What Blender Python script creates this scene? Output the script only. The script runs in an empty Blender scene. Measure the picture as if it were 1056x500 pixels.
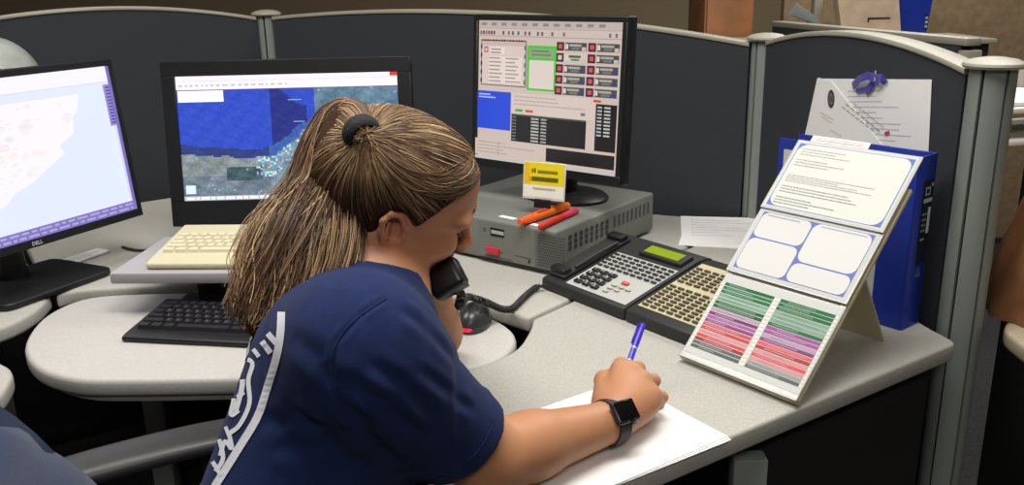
import bpy, bmesh, math, random
import numpy as np
from mathutils import Vector, Matrix
from mathutils.bvhtree import BVHTree
random.seed(7); RNG = np.random.RandomState(7)
C = bpy.context.scene.collection
PI = math.pi

# ------------------------------------------------------------------ camera model (1056 x 500 frame)
F = 910.0; H = 1.33; PITCH = math.radians(16.65); ROLL = math.radians(-1.2)
FWD = np.array([0, math.cos(PITCH), -math.sin(PITCH)]); _r0 = np.array([1., 0, 0]); _u0 = np.cross(_r0, FWD)
RIGHT = math.cos(ROLL)*_r0 + math.sin(ROLL)*_u0; UP = np.cross(RIGHT, FWD); EYE = np.array([0, 0, H])
def ray(px, py): return FWD + RIGHT*(px-528)/F - UP*(py-250)/F
def at(px, py, z=.73):                       # the point of a photo pixel on the level plane z
    d = ray(px, py); return EYE + d*((z-H)/d[2])
def aty(px, py, y):                          # ... on the upright plane y
    d = ray(px, py); return EYE + d*(y/d[1])
def dep(px, py, D): return EYE + ray(px, py)*D
V = lambda *a: np.array(a, float)
def unit(v): v = np.array(v, float); return v/np.linalg.norm(v)

# ------------------------------------------------------------------ materials
def lin(c): 
    return tuple(((x/255)/12.92 if x/255 <= .04045 else ((x/255+.055)/1.055)**2.4) for x in c[:3]) + (1.,)
def mat(name, rgb, rough=.5, metal=0., bump=0., bscale=200., var=0., vscale=20., spec=.5, sheen=0., emit=None, coat=0.):
    m = bpy.data.materials.new(name); m.use_nodes = True; nt = m.node_tree; b = nt.nodes['Principled BSDF']
    b.inputs['Base Color'].default_value = lin(rgb); b.inputs['Roughness'].default_value = rough; b.inputs['Metallic'].default_value = metal
    b.inputs['Specular IOR Level'].default_value = spec
    if sheen: b.inputs['Sheen Weight'].default_value = sheen
    if coat: b.inputs['Coat Weight'].default_value = coat; b.inputs['Coat Roughness'].default_value = .15
    if emit: b.inputs['Emission Color'].default_value = lin(rgb); b.inputs['Emission Strength'].default_value = emit
    if bump or var:
        tc = nt.nodes.new('ShaderNodeTexCoord')
    if bump:
        n = nt.nodes.new('ShaderNodeTexNoise'); n.inputs['Scale'].default_value = bscale; n.inputs['Detail'].default_value = 3
        bp = nt.nodes.new('ShaderNodeBump'); bp.inputs['Strength'].default_value = bump; bp.inputs['Distance'].default_value = .002
        nt.links.new(tc.outputs['Object'], n.inputs['Vector']); nt.links.new(n.outputs['Fac'], bp.inputs['Height']); nt.links.new(bp.outputs['Normal'], b.inputs['Normal'])
    if var:
        n = nt.nodes.new('ShaderNodeTexNoise'); n.inputs['Scale'].default_value = vscale; n.inputs['Detail'].default_value = 4
        r = nt.nodes.new('ShaderNodeValToRGB')
        lo = [max(0, x*(1-var)) for x in rgb]; hi = [min(255, x*(1+var)) for x in rgb]
        r.color_ramp.elements[0].position = .35; r.color_ramp.elements[1].position = .65
        r.color_ramp.elements[0].color = lin(lo); r.color_ramp.elements[1].color = lin(hi)
        nt.links.new(tc.outputs['Object'], n.inputs['Vector']); nt.links.new(n.outputs['Fac'], r.inputs['Fac']); nt.links.new(r.outputs['Color'], b.inputs['Base Color'])
    return m
def attr_mat(name, rough=.6, emit=0., spec=.4, speck=0.):      # colour printed / shown per face
    m = bpy.data.materials.new(name); m.use_nodes = True; nt = m.node_tree; b = nt.nodes['Principled BSDF']
    a = nt.nodes.new('ShaderNodeAttribute'); a.attribute_name = 'col'; out = a.outputs['Color']
    b.inputs['Roughness'].default_value = rough; b.inputs['Specular IOR Level'].default_value = spec
    if speck:
        tc = nt.nodes.new('ShaderNodeTexCoord'); n = nt.nodes.new('ShaderNodeTexNoise'); n.inputs['Scale'].default_value = 90; n.inputs['Detail'].default_value = 6
        mx = nt.nodes.new('ShaderNodeMix'); mx.data_type = 'RGBA'; mx.blend_type = 'OVERLAY'; mx.inputs['Factor'].default_value = speck
        nt.links.new(tc.outputs['Object'], n.inputs['Vector']); nt.links.new(out, mx.inputs['A']); nt.links.new(n.outputs['Color'], mx.inputs['B']); out = mx.outputs['Result']
    if emit:
        b.inputs['Base Color'].default_value = (.01, .01, .01, 1); nt.links.new(out, b.inputs['Emission Color']); b.inputs['Emission Strength'].default_value = emit
    else: nt.links.new(out, b.inputs['Base Color'])
    return m

# ------------------------------------------------------------------ mesh helpers
class MB:
    def __init__(s): s.v = []; s.f = []; s.c = []
    def add(s, vs, fs, M=None, col=None):
        o = len(s.v)
        for p in vs:
            p = Vector(p); s.v.append(tuple(M @ p) if M is not None else tuple(p))
        for f in fs: s.f.append(tuple(i+o for i in f)); s.c.append(col)
        return s
    def bm(s, bm, M=None, col=None):
        bm.verts.ensure_lookup_table(); bm.verts.index_update()
        s.add([v.co.copy() for v in bm.verts], [[v.index for v in f.verts] for f in bm.faces], M, col); bm.free(); return s
    def box(s, c, size, bev=0., seg=2, M=None, col=None):
        bm = bmesh.new(); bmesh.ops.create_cube(bm, size=1)
        for v in bm.verts: v.co = Vector((v.co.x*size[0], v.co.y*size[1], v.co.z*size[2]))
        if bev: bmesh.ops.bevel(bm, geom=bm.edges[:], offset=bev, segments=seg, affect='EDGES', profile=.5, clamp_overlap=True)
        for v in bm.verts: v.co += Vector(c)
        return s.bm(bm, M, col)
    def prism(s, pts, z0, z1, bev=0., seg=3, M=None, col=None):        # polygon in plan, extruded
        bm = bmesh.new(); a = [bm.verts.new((p[0], p[1], z0)) for p in pts]
        f = bm.faces.new(a); bm.normal_update()
        if f.normal.z > 0: f.normal_flip()
        r = bmesh.ops.extrude_face_region(bm, geom=[f]); nv = [g for g in r['geom'] if isinstance(g, bmesh.types.BMVert)]
        for v in nv: v.co.z = z1
        bmesh.ops.recalc_face_normals(bm, faces=bm.faces[:])
        if bev:
            es = [e for e in bm.edges if abs(e.verts[0].co.z-e.verts[1].co.z) < 1e-6]
            bmesh.ops.bevel(bm, geom=es, offset=bev, segments=seg, affect='EDGES', profile=.5, clamp_overlap=True)
        return s.bm(bm, M, col)
    def tube(s, path, r, n=10, M=None, col=None, caps=True):
        P = [Vector(p) for p in path]; rs = r if isinstance(r, (list, tuple, np.ndarray)) else [r]*len(P)
        vs, fs = [], []; t0 = (P[1]-P[0]).normalized(); up = Vector((0, 0, 1)) if abs(t0.z) < .9 else Vector((1, 0, 0)); x = t0.cross(up).normalized()
        for i, p in enumerate(P):
            t = (P[min(i+1, len(P)-1)]-P[max(i-1, 0)]).normalized(); x = (x - t*x.dot(t)).normalized(); y = t.cross(x)
            for k in range(n):
                a = 2*PI*k/n; vs.append(p+(x*math.cos(a)+y*math.sin(a))*rs[i])
        for i in range(len(P)-1):
            for k in range(n): fs.append((i*n+k, i*n+(k+1) % n, (i+1)*n+(k+1) % n, (i+1)*n+k))
        if caps: fs.append(tuple(range(n))[::-1]); fs.append(tuple(range((len(P)-1)*n, len(P)*n)))
        return s.add(vs, fs, M, col)
    def lathe(s, prof, n=24, M=None, col=None, arc=2*PI):
        vs, fs = [], []; m = len(prof); full = abs(arc-2*PI) < 1e-6; N = n if full else n+1
        for k in range(N):
            a = arc*k/n
            for (r, z) in prof: vs.append((r*math.cos(a), r*math.sin(a), z))
        for k in range(n):
            k2 = (k+1) % N
            for i in range(m-1): fs.append((k*m+i, k2*m+i, k2*m+i+1, k*m+i+1))
        return s.add(vs, fs, M, col)
    def sphere(s, c, r, M=None, n=16, col=None):
        bm = bmesh.new(); bmesh.ops.create_uvsphere(bm, u_segments=n, v_segments=max(6, n//2), radius=1)
        rr = r if isinstance(r, (tuple, list)) else (r, r, r)
        for v in bm.verts: v.co = Vector((v.co.x*rr[0]+c[0], v.co.y*rr[1]+c[1], v.co.z*rr[2]+c[2]))
        return s.bm(bm, M, col)
    def mesh(s, name, smooth=40):
        me = bpy.data.meshes.new(name); me.from_pydata(s.v, [], s.f); me.update()
        if any(c is not None for c in s.c):
            at_ = me.color_attributes.new('col', 'FLOAT_COLOR', 'CORNER'); data = np.empty((len(me.loops), 4), np.float32); k = 0
            for f, c in zip(s.f, s.c):
                data[k:k+len(f)] = lin(c or (128, 128, 128)); k += len(f)
            at_.data.foreach_set('color', data.ravel())
        if smooth:
            me.polygons.foreach_set('use_smooth', [True]*len(me.polygons)); me.set_sharp_from_angle(angle=math.radians(smooth))
        return me
    def build(s, name, m, parent=None, smooth=40):
        o = bpy.data.objects.new(name, s.mesh(name, smooth)); o.data.materials.append(m); C.objects.link(o)
        if parent is not None: o.parent = parent
        return o
class Card(MB):            # flat printed / displayed sheet in its own x (across), y (up), z (towards the viewer)
    def __init__(s): super().__init__(); s.z = 0.; s.step = .00012
    def q(s, x0, y0, x1, y1, col, up=True):
        if up: s.z += s.step
        return s.add([(x0, y0, s.z), (x1, y0, s.z), (x1, y1, s.z), (x0, y1, s.z)], [(0, 1, 2, 3)], None, col)
    def poly(s, pts, col, up=True):
        if up: s.z += s.step
        bm = bmesh.new(); f = bm.faces.new([bm.verts.new((p[0], p[1], s.z)) for p in pts]); bm.normal_update()
        if f.normal.z < 0: f.normal_flip()
        bmesh.ops.triangulate(bm, faces=bm.faces[:]); return s.bm(bm, None, col)
    def lines(s, x0, y0, x1, y1, n, col, h=.4, fill=(.5, 1.), gap=.3, up=True):   # rows of unreadable small print
        if up: s.z += s.step
        for i in range(n):
            yc = y1-(y1-y0)*(i+.5)/n; hh = (y1-y0)/n*h/2; end = x0+(x1-x0)*random.uniform(*fill); x = x0
            while x < end:
                w = random.uniform(.015, .06)*(x1-x0); s.q(x, yc-hh, min(x+w, end), yc+hh, col, False); x += w+gap*.02*(x1-x0)
        return s
    def rrect(s, x0, y0, x1, y1, r, col):
        pts = []
        for (cx, cy, a0) in ((x1-r, y1-r, 0), (x0+r, y1-r, 90), (x0+r, y0+r, 180), (x1-r, y0+r, 270)):
            for k in range(5): a = math.radians(a0+k*22.5); pts.append((cx+r*math.cos(a), cy+r*math.sin(a)))
        return s.poly(pts, col)
    def text(s, string, x, y, size, col, ang=0., align='CENTER'):
        cu = bpy.data.curves.new('t', 'FONT'); cu.body = string; cu.size = size; cu.align_x = align; cu.align_y = 'CENTER'; cu.resolution_u = 2
        o = bpy.data.objects.new('t', cu); C.objects.link(o); dg = bpy.context.evaluated_depsgraph_get(); dg.update()
        me = bpy.data.meshes.new_from_object(o.evaluated_get(dg)); s.z += s.step
        M = Matrix.Translation((x, y, s.z)) @ Matrix.Rotation(ang, 4, 'Z')
        s.add([v.co.copy() for v in me.vertices], [tuple(p.vertices) for p in me.polygons], M, col)
        C.objects.unlink(o); bpy.data.objects.remove(o); bpy.data.curves.remove(cu); bpy.data.meshes.remove(me); return s

def frame(o, x, y, z):                     # matrix from an origin and three axes
    M = Matrix.Identity(4)
    for i in range(3): M[i][0] = x[i]; M[i][1] = y[i]; M[i][2] = z[i]; M[i][3] = o[i]
    return M
def yawM(loc, deg): return Matrix.Translation(Vector(loc)) @ Matrix.Rotation(math.radians(deg), 4, 'Z')
def tag(o, label, cat, group=None, kind=None):
    if label: o['label'] = label
    if cat: o['category'] = cat
    if group: o['group'] = group
    if kind: o['kind'] = kind
    return o
def thing(name, label, cat, M=None, group=None):
    o = bpy.data.objects.new(name, None); o.empty_display_size = .05; C.objects.link(o)
    if M is not None: o.matrix_world = M
    return tag(o, label, cat, group)
def struct(name, mb, m): o = mb.build(name, m); o['kind'] = 'structure'; return o
def copies(src, name, parent, mats):       # further members of a kind: same mesh, own object
    for M in mats:
        o = src.copy(); o.name = name; C.objects.link(o); o.parent = parent; o.matrix_basis = M
def smooth_curve(pts, n=6, closed=False):  # Catmull-Rom
    P = [np.array(p, float) for p in pts]; out = []; N = len(P)
    rng = range(N) if closed else range(N-1)
    for i in rng:
        p0, p1, p2, p3 = (P[(i-1) % N], P[i], P[(i+1) % N], P[(i+2) % N]) if closed else (P[max(i-1, 0)], P[i], P[i+1], P[min(i+2, N-1)])
        for k in range(n):
            t = k/n; out.append(.5*(2*p1+(p2-p0)*t+(2*p0-5*p1+4*p2-p3)*t*t+(3*p1-p0-3*p2+p3)*t**3))
    if not closed: out.append(P[-1])
    return out
def round_poly(pts, r, n=5):               # round the corners; r may be a list
    out = []; N = len(pts)
    for i in range(N):
        p = V(*pts[i][:2]); a = V(*pts[i-1][:2]); b = V(*pts[(i+1) % N][:2]); rr = r[i] if isinstance(r, (list, tuple)) else r
        if rr <= 0: out.append(p); continue
        da, db = a-p, b-p; la, lb = np.linalg.norm(da), np.linalg.norm(db); t = min(rr, la*.45, lb*.45); s, e = p+da/la*t, p+db/lb*t
        for k in range(n+1):
            u = k/n; out.append((1-u)**2*s+2*u*(1-u)*p+u*u*e)
    return out
# pose and print settings of the figure
HY, HP, HR = 13, 17, -14
BY = 24
HDW = 1.0
SLR = .80
NSCALP, NPONY = 4600, 6800
PONY = [(379, 145, 1.135), (357, 120, 1.125), (347, 152, 1.130), (337, 200, 1.125), (319, 250, 1.085), (297, 298, 1.055), (268, 338, 1.03)]
PRAD = [.012, .030, .048, .052, .068, .066, .038]
INK = [([(291, 322), (290, 345), (286, 368), (277, 398), (266, 430), (247, 462), (222, 502)], 8),
 ([(271, 352), (280, 364)], 6.0), ([(277, 344), (286, 354)], 6.0), ([(240, 352), (247, 367), (261, 374), (257, 392), (258, 416), (248, 438), (237, 447)], 4.5), ([(237, 447), (240, 463), (233, 455), (228, 470)], 4.5),
 ([(239, 381), (247, 378), (251, 396), (244, 424)], 5.2), ([(237, 403), (242, 411), (239, 428), (247, 423)], 4.5), ([(242, 392), (236, 396)], 4.5), ([(252, 404), (246, 410)], 5.2), ([(254, 372), (248, 388), (241, 370)], 3.8), ([(232, 436), (238, 452)], 3.8), ([(226, 450), (231, 472), (223, 486)], 4.5), ([(220, 476), (229, 490)], 4.5), ([(262, 360), (268, 368)], 4.5)]
# ------------------------------------------------------------------ shared materials
M_desk = mat('speckled_laminate', (170, 168, 160), .55, var=.045, vscale=260, spec=.35)
M_tray = mat('pale_laminate', (182, 179, 174), .5, var=.03, vscale=300, spec=.35)
M_edge = mat('desk_edge', (140, 137, 124), .5)
M_fabric = mat('slate_fabric', (56, 58, 63), .95, bump=.5, bscale=600, var=.06, vscale=350, spec=.15)
M_trim = mat('beige_metal_trim', (152, 148, 133), .45)
M_post = mat('grey_post', (124, 130, 124), .5)
M_groove = mat('dark_groove', (30, 32, 32), .8)
M_black = mat('black_plastic', (22, 22, 24), .45, spec=.4)
M_dark = mat('charcoal_plastic', (44, 44, 46), .5, bump=.15, bscale=900)
M_dkpanel = mat('dark_panel', (20, 20, 21), .9)
M_grey = mat('grey_case', (116, 118, 112), .55, bump=.1, bscale=900)
M_steel = mat('brushed_steel', (150, 150, 150), .35, metal=.9)
M_white = mat('white_paper', (232, 231, 228), .8)
M_blue = mat('blue_vinyl', (24, 48, 146), .4, spec=.4)
M_print = attr_mat('printed_sheet', .75, spec=.25)
M_screen = attr_mat('lit_display', .3, emit=.90)
M_map = attr_mat('lit_map_display', .3, emit=1.25, speck=.3)
M_cream = mat('cream_plastic', (200, 193, 162), .5, spec=.35)

# ------------------------------------------------------------------ the room
def slab(c, s): return MB().box(c, s)
struct('floor', slab((0, 1.5, -.05), (9, 11, .1)), mat('floor_carpet', (48, 48, 50), .95, bump=.6, bscale=400, var=.15, vscale=80))
struct('ceiling', slab((0, 1.5, 2.8), (9, 11, .1)), mat('ceiling_tile', (205, 203, 196), .9, bump=.3, bscale=120))
M_wall = mat('tan_wall', (156, 138, 112), .9, bump=.2, bscale=150)
struct('wall_back', slab((0, 7.05, 1.4), (9, .1, 2.7)), M_wall)
struct('wall_front', slab((0, -4.05, 1.4), (9, .1, 2.7)), M_wall)
struct('wall_left', slab((-4.55, 1.5, 1.4), (.1, 11, 2.7)), M_wall)
struct('wall_right', slab((4.55, 1.5, 1.4), (.1, 11, 2.7)), M_wall)

# ------------------------------------------------------------------ cubicle posts and panels
PR = V(.778, 1.43); PM = V(.632, 2.2); PL = V(-.745, 2.82); PQ = V(-1.62, 2.28)
def post(xy, h, label, r=.033, yaw=0.):
    t = thing('partition_post', label, 'post', yawM((xy[0], xy[1], 0), yaw), 'cubicle partition posts')
    MB().lathe([(0, .02), (r*.84, .02), (r*.84, h-.01), (0, h-.01)], 24).build('core', M_groove, t)
    a = math.radians(25.5); pts = []
    for k in range(9): u = -a+2*a*k/8; pts.append((r*math.cos(u), r*math.sin(u)))
    for k in range(9): u = a-2*a*k/8; pts.append((r*.80*math.cos(u), r*.80*math.sin(u)))
    s = MB().prism(pts, .015, h-.005).build('cover_strip', M_post, t)
    copies(s, 'cover_strip', t, [Matrix.Rotation(k*PI/3, 4, 'Z') for k in range(1, 6)])
    MB().lathe([(0, h-.004), (r*1.28, h-.004), (r*1.34, h), (r*1.30, h+.004), (r*.95, h+.0095), (r*.45, h+.0125), (0, h+.0135)], 32).build('cap', M_trim, t)
    MB().lathe([(0, 0), (r*1.1, 0), (r*1.1, .015), (0, .015)], 24).build('foot', M_groove, t)
    return t
post(PR, 1.182, 'fluted grey partition post at the end of the desk beside the blue binder', .0355, 8)
post(PM, 1.178, 'fluted grey partition post behind the telephone, between two dark panels', .0365, 5)
post(PL, 1.240, 'fluted grey partition post behind the satellite map monitor', .034, 0)
post(PQ, 1.235, 'fluted grey partition post behind the light map monitor')
def panel(a, b, z0, z1, sag, label, m=M_fabric, gap=.038, zb=None):
    zb = z1 if zb is None else zb
    d = V(*b)-V(*a); L = np.linalg.norm(d); d /= L; a = V(*a)+d*gap; L -= 2*gap
    t = thing('cubicle_panel', label, 'partition panel', yawM((a[0], a[1], 0), math.degrees(math.atan2(d[1], d[0]))), 'cubicle partition panels')
    top = [(L*k/28, z1+(zb-z1)*k/28+sag*4*(k/28)*(1-k/28)) for k in range(29)]
    M = Matrix(((1, 0, 0, 0), (0, 0, -1, 0), (0, 1, 0, 0), (0, 0, 0, 1)))      # plan y -> z
    MB().prism([(0, z0), (L, z0)]+top[::-1], -.02, .02, M=M).build('fabric', m, t)
    lo = [(x, z+.0005) for x, z in top]; hi = [(x, z+.011) for x, z in top]
    MB().prism(lo+hi[::-1], -.024, .024, bev=.003, seg=2, M=M).build('top_trim', M_trim, t)
    MB().box((L/2, 0, z0-.0255), (L, .044, .05), .004).build('base_trim', M_groove, t)
    return t
panel(PM, PR, .06, 1.163, .040, 'dark partition panel with papers pinned to it, arched beige top rail')
panel(PL, PM, .06, 1.222, .045, 'dark partition panel behind the grey computer, arched beige top rail', zb=1.158)
panel(PQ, PL, .06, 1.200, .055, 'dark partition panel behind the light map monitor, arched beige top rail', zb=1.222)

# ------------------------------------------------------------------ work surfaces
ZT = .73
def surface(name, label, pts, z1=ZT, th=.032, m=M_desk, bev=.008):
    t = thing(name, label, 'desk', Matrix.Translation((0, 0, 0)))
    MB().prism(pts, z1-th, z1, bev=bev).build('top', m, t); return t
inner = smooth_curve([(.036, 1.512), (.029, 1.462), (.006, 1.383), (-.033, 1.331), (-.078, 1.290), (-.112, 1.20), (-.118, 1.08), (-.112, .97), (-.10, .90)], 5)
d_ = unit((-.83, -.553)); cor = V(.742, 1.3655)
right_pts = [(.553, 2.10), *inner, *round_poly([(-.10, .90), (-.08, cor[1]+d_[1]*.978), tuple(cor), (.738, 1.392), (.727, 1.43), (.683, 1.72), (.60, 2.12)], [0, .05, .024, .012, .02, 0, 0])]
rd = surface('desk_worksurface', 'speckled light grey desk top that the telephone and the paper lie on', right_pts)
for (lx, ly) in ((.335, 1.13), (.575, 1.86)):
    MB().box((lx, ly, .335), (.05, .032, .66), .004).box((lx, ly, .01), (.09, .09, .02), .004).build('leg', M_post, rd)
MB().prism([(.345, 1.145), (.715, 1.39), (.705, 1.405), (.335, 1.16)], .1, .66).build('modesty_panel', M_dkpanel, rd)
corner_pts = [(.54, 2.10), (.028, 1.520), *smooth_curve([(.028, 1.520), (-.045, 1.585), (-.18, 1.685), (-.40, 1.745), (-.73, 1.749), (-.908, 1.728)], 5)[1:], (-.934, 1.705), (-1.03, 1.835), (-1.34, 2.30), (-.80, 2.70), (.02, 2.40), (.52, 2.18)]
cd = surface('corner_worksurface', 'speckled light grey corner desk top under the grey computer and monitors', corner_pts)
MB().prism([(-.9, 2.0), (.2, 2.0), (.2, 2.02), (-.9, 2.02)], .08, .69).build('modesty_panel', M_dkpanel, cd)
for (lx, ly) in ((-.85, 1.9), (.05, 1.75), (.0, 2.3)): MB().box((lx, ly, .348), (.05, .05, .69), .004).build('leg', M_post, cd)
left_pts = [*smooth_curve([(-.945, 1.700), (-.932, 1.62), (-.945, 1.54), (-1.0, 1.475), (-1.09, 1.44)], 5), (-1.75, 1.42), (-1.75, 1.95), (-1.46, 2.22), (-1.352, 2.285), (-1.04, 1.826)]
ld = surface('side_worksurface', 'light grey desk top under the light map monitor', left_pts)
for (lx, ly) in ((-1.1, 1.7), (-1.68, 1.5), (-1.45, 2.1)): MB().box((lx, ly, .348), (.05, .05, .69), .004).build('leg', M_post, ld)
pn_pts = round_poly([(-.806, 1.25), (-.842, 1.375), (-.93, 1.43), (-1.7, 1.40), (-1.7, 1.16), (-.9, 1.16)], [.05, .09, .05, 0, 0, .05])
pd = surface('return_worksurface', 'light grey desk end with a rounded corner beside the blue chair', pn_pts, z1=.715)
for (lx, ly) in ((-.95, 1.3), (-1.6, 1.3)): MB().box((lx, ly, .34), (.05, .05, .68), .004).build('leg', M_post, pd)
tray_out = smooth_curve([(-.905, 1.565), (-.902, 1.650), (-.865, 1.706), (-.78, 1.722), (-.60, 1.722), (-.42, 1.716), (-.24, 1.680), (-.10, 1.590), (-.025, 1.525), (.004, 1.445), (-.020, 1.365), (-.085, 1.318), (-.17, 1.305), (-.32, 1.303), (-.48, 1.304), (-.64, 1.306), (-.72, 1.316), (-.80, 1.362), (-.868, 1.45)], 4, True)
tr = thing('keyboard_tray', 'pale curved lowered tray that the black keyboard lies on', 'keyboard tray')
MB().prism(tray_out, .690, .722, bev=.009).build('top', M_tray, tr)
MB().prism([tuple(V(-.45, 1.50)+(p-V(-.45, 1.50))*.94) for p in tray_out], .678, .6895).build('under_edge', M_edge, tr)
MB().box((-.45, 1.72, .62), (.08, .35, .03), .004).box((-.45, 1.6, .655), (.2, .2, .04), .004).box((-.45, 1.85, .34), (.08, .06, .62), .004).box((-.45, 1.78, .015), (.5, .36, .03), .01).build('lift_arm', M_dkpanel, tr)

# ------------------------------------------------------------------ desktop computer
bC = V(.092, 1.745); yb = 52.0
b_ = V(math.cos(math.radians(yb)), math.sin(math.radians(yb)), 0); a_ = V(b_[1], -b_[0], 0)        # a_: across the front to the viewer's right
Mpc = frame((bC[0], bC[1], ZT), a_, b_, (0, 0, 1))          # origin front corner; x across (negative = along the front), y back
pc = thing('desktop_computer', 'flat grey desktop computer under the tall monitor', 'computer', Mpc)
W, Dp, hh = .40, .41, .100
MB().box((-W/2, Dp/2, .007+(hh-.007)/2), (W, Dp, hh-.007), .006, 3).build('case', M_grey, pc)
MB().box((-W/2, Dp/2, .0035), (W-.03, Dp-.03, .007)).build('base', M_black, pc)
MF = frame((-W, -.0005, 0), (1, 0, 0), (0, 0, 1), (0, -1, 0))    # front face, x across from its far end
c = Card(); c.q(.19, .012, .345, .092, (118, 119, 111)); c.q(.345, .012, .425, .092, (100, 101, 96))
for i in range(15):
    for j in range(12): c.q(.352+i*.0047+(j % 2)*.0022, .018+j*.006, .3548+i*.0047+(j % 2)*.0022, .0215+j*.006, (58, 58, 56), i == 0 and j == 0)
c.q(.19, .004, .43, .0105, (40, 40, 40)); c.q(.205, .070, .2125, .079, (84, 92, 84)); c.q(.205, .0145, .285, .0165, (88, 88, 84)); c.q(.21, .028, .26, .0295, (80, 80, 78), False); c.q(.29, .0285, .335, .030, (80, 80, 78), False); c.q(.215, .021, .245, .0255, (90, 92, 88)); c.q(.327, .019, .332, .026, (50, 50, 48))
o = c.build('front_panel', M_print, pc, 0); o.matrix_basis = MF
c = Card(); c.q(0, 0, .038, .018, (24, 24, 24)); c.lines(.003, .004, .037, .014, 1, (190, 190, 186), .8, (1, 1), .25); o = c.build('badge', M_print, pc, 0); o['label'] = 'black badge with pale lettering'; o.matrix_basis = MF @ Matrix.Translation((.225, .064, .001))
c = MB().box((0, 0, 0), (.036, .017, .006), .003); o = c.build('power_button', mat('red_button', (205, 40, 62), .35), pc); o['label'] = 'red button'; o.matrix_basis = MF @ Matrix.Translation((.232, .030, .003))
c = Card()
for i in range(9):
    for j in range(3): c.q(.022+i*.021, .046+j*.0125, .034+i*.021, .0555+j*.0125, (66, 66, 64), i+j == 0)
c2 = Card()
for i in range(9): c2.q(.225+i*.019, .054, .234+i*.019, .082, (84, 84, 80), i == 0)
o = c2.build('side_slots', mat('shallow_slot', (80, 80, 77), .8), pc, 0); o.matrix_basis = frame((.0008, .0, 0), (0, 1, 0), (0, 0, 1), (1, 0, 0))
o = c.build('side_vent', mat('vent_slot', (58, 58, 56), .8), pc, 0); o.matrix_basis = frame((.0008, .0, 0), (0, 1, 0), (0, 0, 1), (1, 0, 0))
for (x, y, w, r, lab) in ((-.150, .03, .045, -4, 'narrow white paper label stuck to the grey computer, beside the black badge'), (-.055, .014, .04, -3, 'narrow white paper label stuck to the grey computer, above its dotted grille')):
    c = MB().box((0, 0, .0006), (w, .014, .0008)); o = c.build('paper_label', M_white, None); tag(o, lab, 'label', 'white labels on the computer'); o.matrix_world = Mpc @ Matrix.Translation((x, y, hh+.0001)) @ Matrix.Rotation(math.radians(r), 4, 'Z')

# ------------------------------------------------------------------ monitors
def monitor(name, label, ctr, wdir, tilt, sw, sh, bez, depth, card, screen_mat, base_z, base='oval', base_r=.12, m=M_black, logo=None, corner=.006):
    """ctr: centre of the screen; wdir: the screen's left to right as its viewer sees it."""
    w = unit((wdir[0], wdir[1], 0)); nrm = unit((w[1], -w[0], 0)); t_ = math.radians(tilt)
    n = nrm*math.cos(t_)+V(0, 0, math.sin(t_)); u = np.cross(n, w)
    root = thing(name, label, 'monitor', frame((ctr[0], ctr[1], base_z), w, -nrm, (0, 0, 1)))
    inv = root.matrix_world.inverted(); P = inv @ frame(ctr, w, u, n)
    l, r, tp, bt = bez
    bz = MB()
    X0, X1, Y0, Y1 = -sw/2-l, sw/2+r, -sh/2-bt, sh/2+tp
    bm = bmesh.new()                                         # bezel ring with a sunk opening
    outer = round_poly([(X0, Y0), (X1, Y0), (X1, Y1), (X0, Y1)], corner, 4); ins = [(-sw/2, -sh/2), (sw/2, -sh/2), (sw/2, sh/2), (-sw/2, sh/2)]
    bz.prism(outer, -depth, -.0045, bev=.004, seg=2)
    for (xa, ya, xb, yb_) in ((X0+.002, Y0+.002, X1-.002, -sh/2), (X0+.002, sh/2, X1-.002, Y1-.002), (X0+.002, -sh/2, -sw/2, sh/2), (sw/2, -sh/2, X1-.002, sh/2)):
        bz.box(((xa+xb)/2, (ya+yb_)/2, -.001), (xb-xa, yb_-ya, .008), .0012, 1)
    o = bz.build('bezel', m, root); o.matrix_basis = P
    o = MB().box((0, .0, -depth-.012), (sw*.72, sh*.72, .028), .012, 2).build('back_housing', m, root); o.matrix_basis = P
    o = card.build('display', screen_mat, root, 0); o.matrix_basis = P @ Matrix.Translation((0, 0, -.0042))
    o['label'] = 'lit screen'
    c_loc = P @ Vector((0, -sh*.2, -depth-.02))
    MB().tube([(c_loc.x, c_loc.y+.03, .012), (c_loc.x, c_loc.y+.03, c_loc.z*.6), (c_loc.x, c_loc.y+.012, c_loc.z)], [.03, .026, .024], 16).build('stand', m, root)
    if base == 'oval': MB().lathe([(0, 0), (base_r, 0), (base_r, .006), (base_r*.93, .012), (base_r*.4, .018), (0, .02)], 40, M=Matrix.Translation((c_loc.x, c_loc.y+.035, 0)) @ Matrix.Diagonal((1, .8, 1, 1))).build('base', m, root)
    else: MB().prism(round_poly([(c_loc.x-base[0]/2, c_loc.y-base[1]*.62), (c_loc.x+base[0]/2, c_loc.y-base[1]*.62), (c_loc.x+base[0]/2, c_loc.y+base[1]*.38), (c_loc.x-base[0]/2, c_loc.y+base[1]*.38)], .03), 0, .014, bev=.004).build('base', m, root)
    if logo:
        o = logo.build('logo', mat('logo_white', (220, 220, 225), .4), root, 0); o.matrix_basis = P @ Matrix.Translation((0, -sh/2-bt*.5, .0034))
    return root, P

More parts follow.
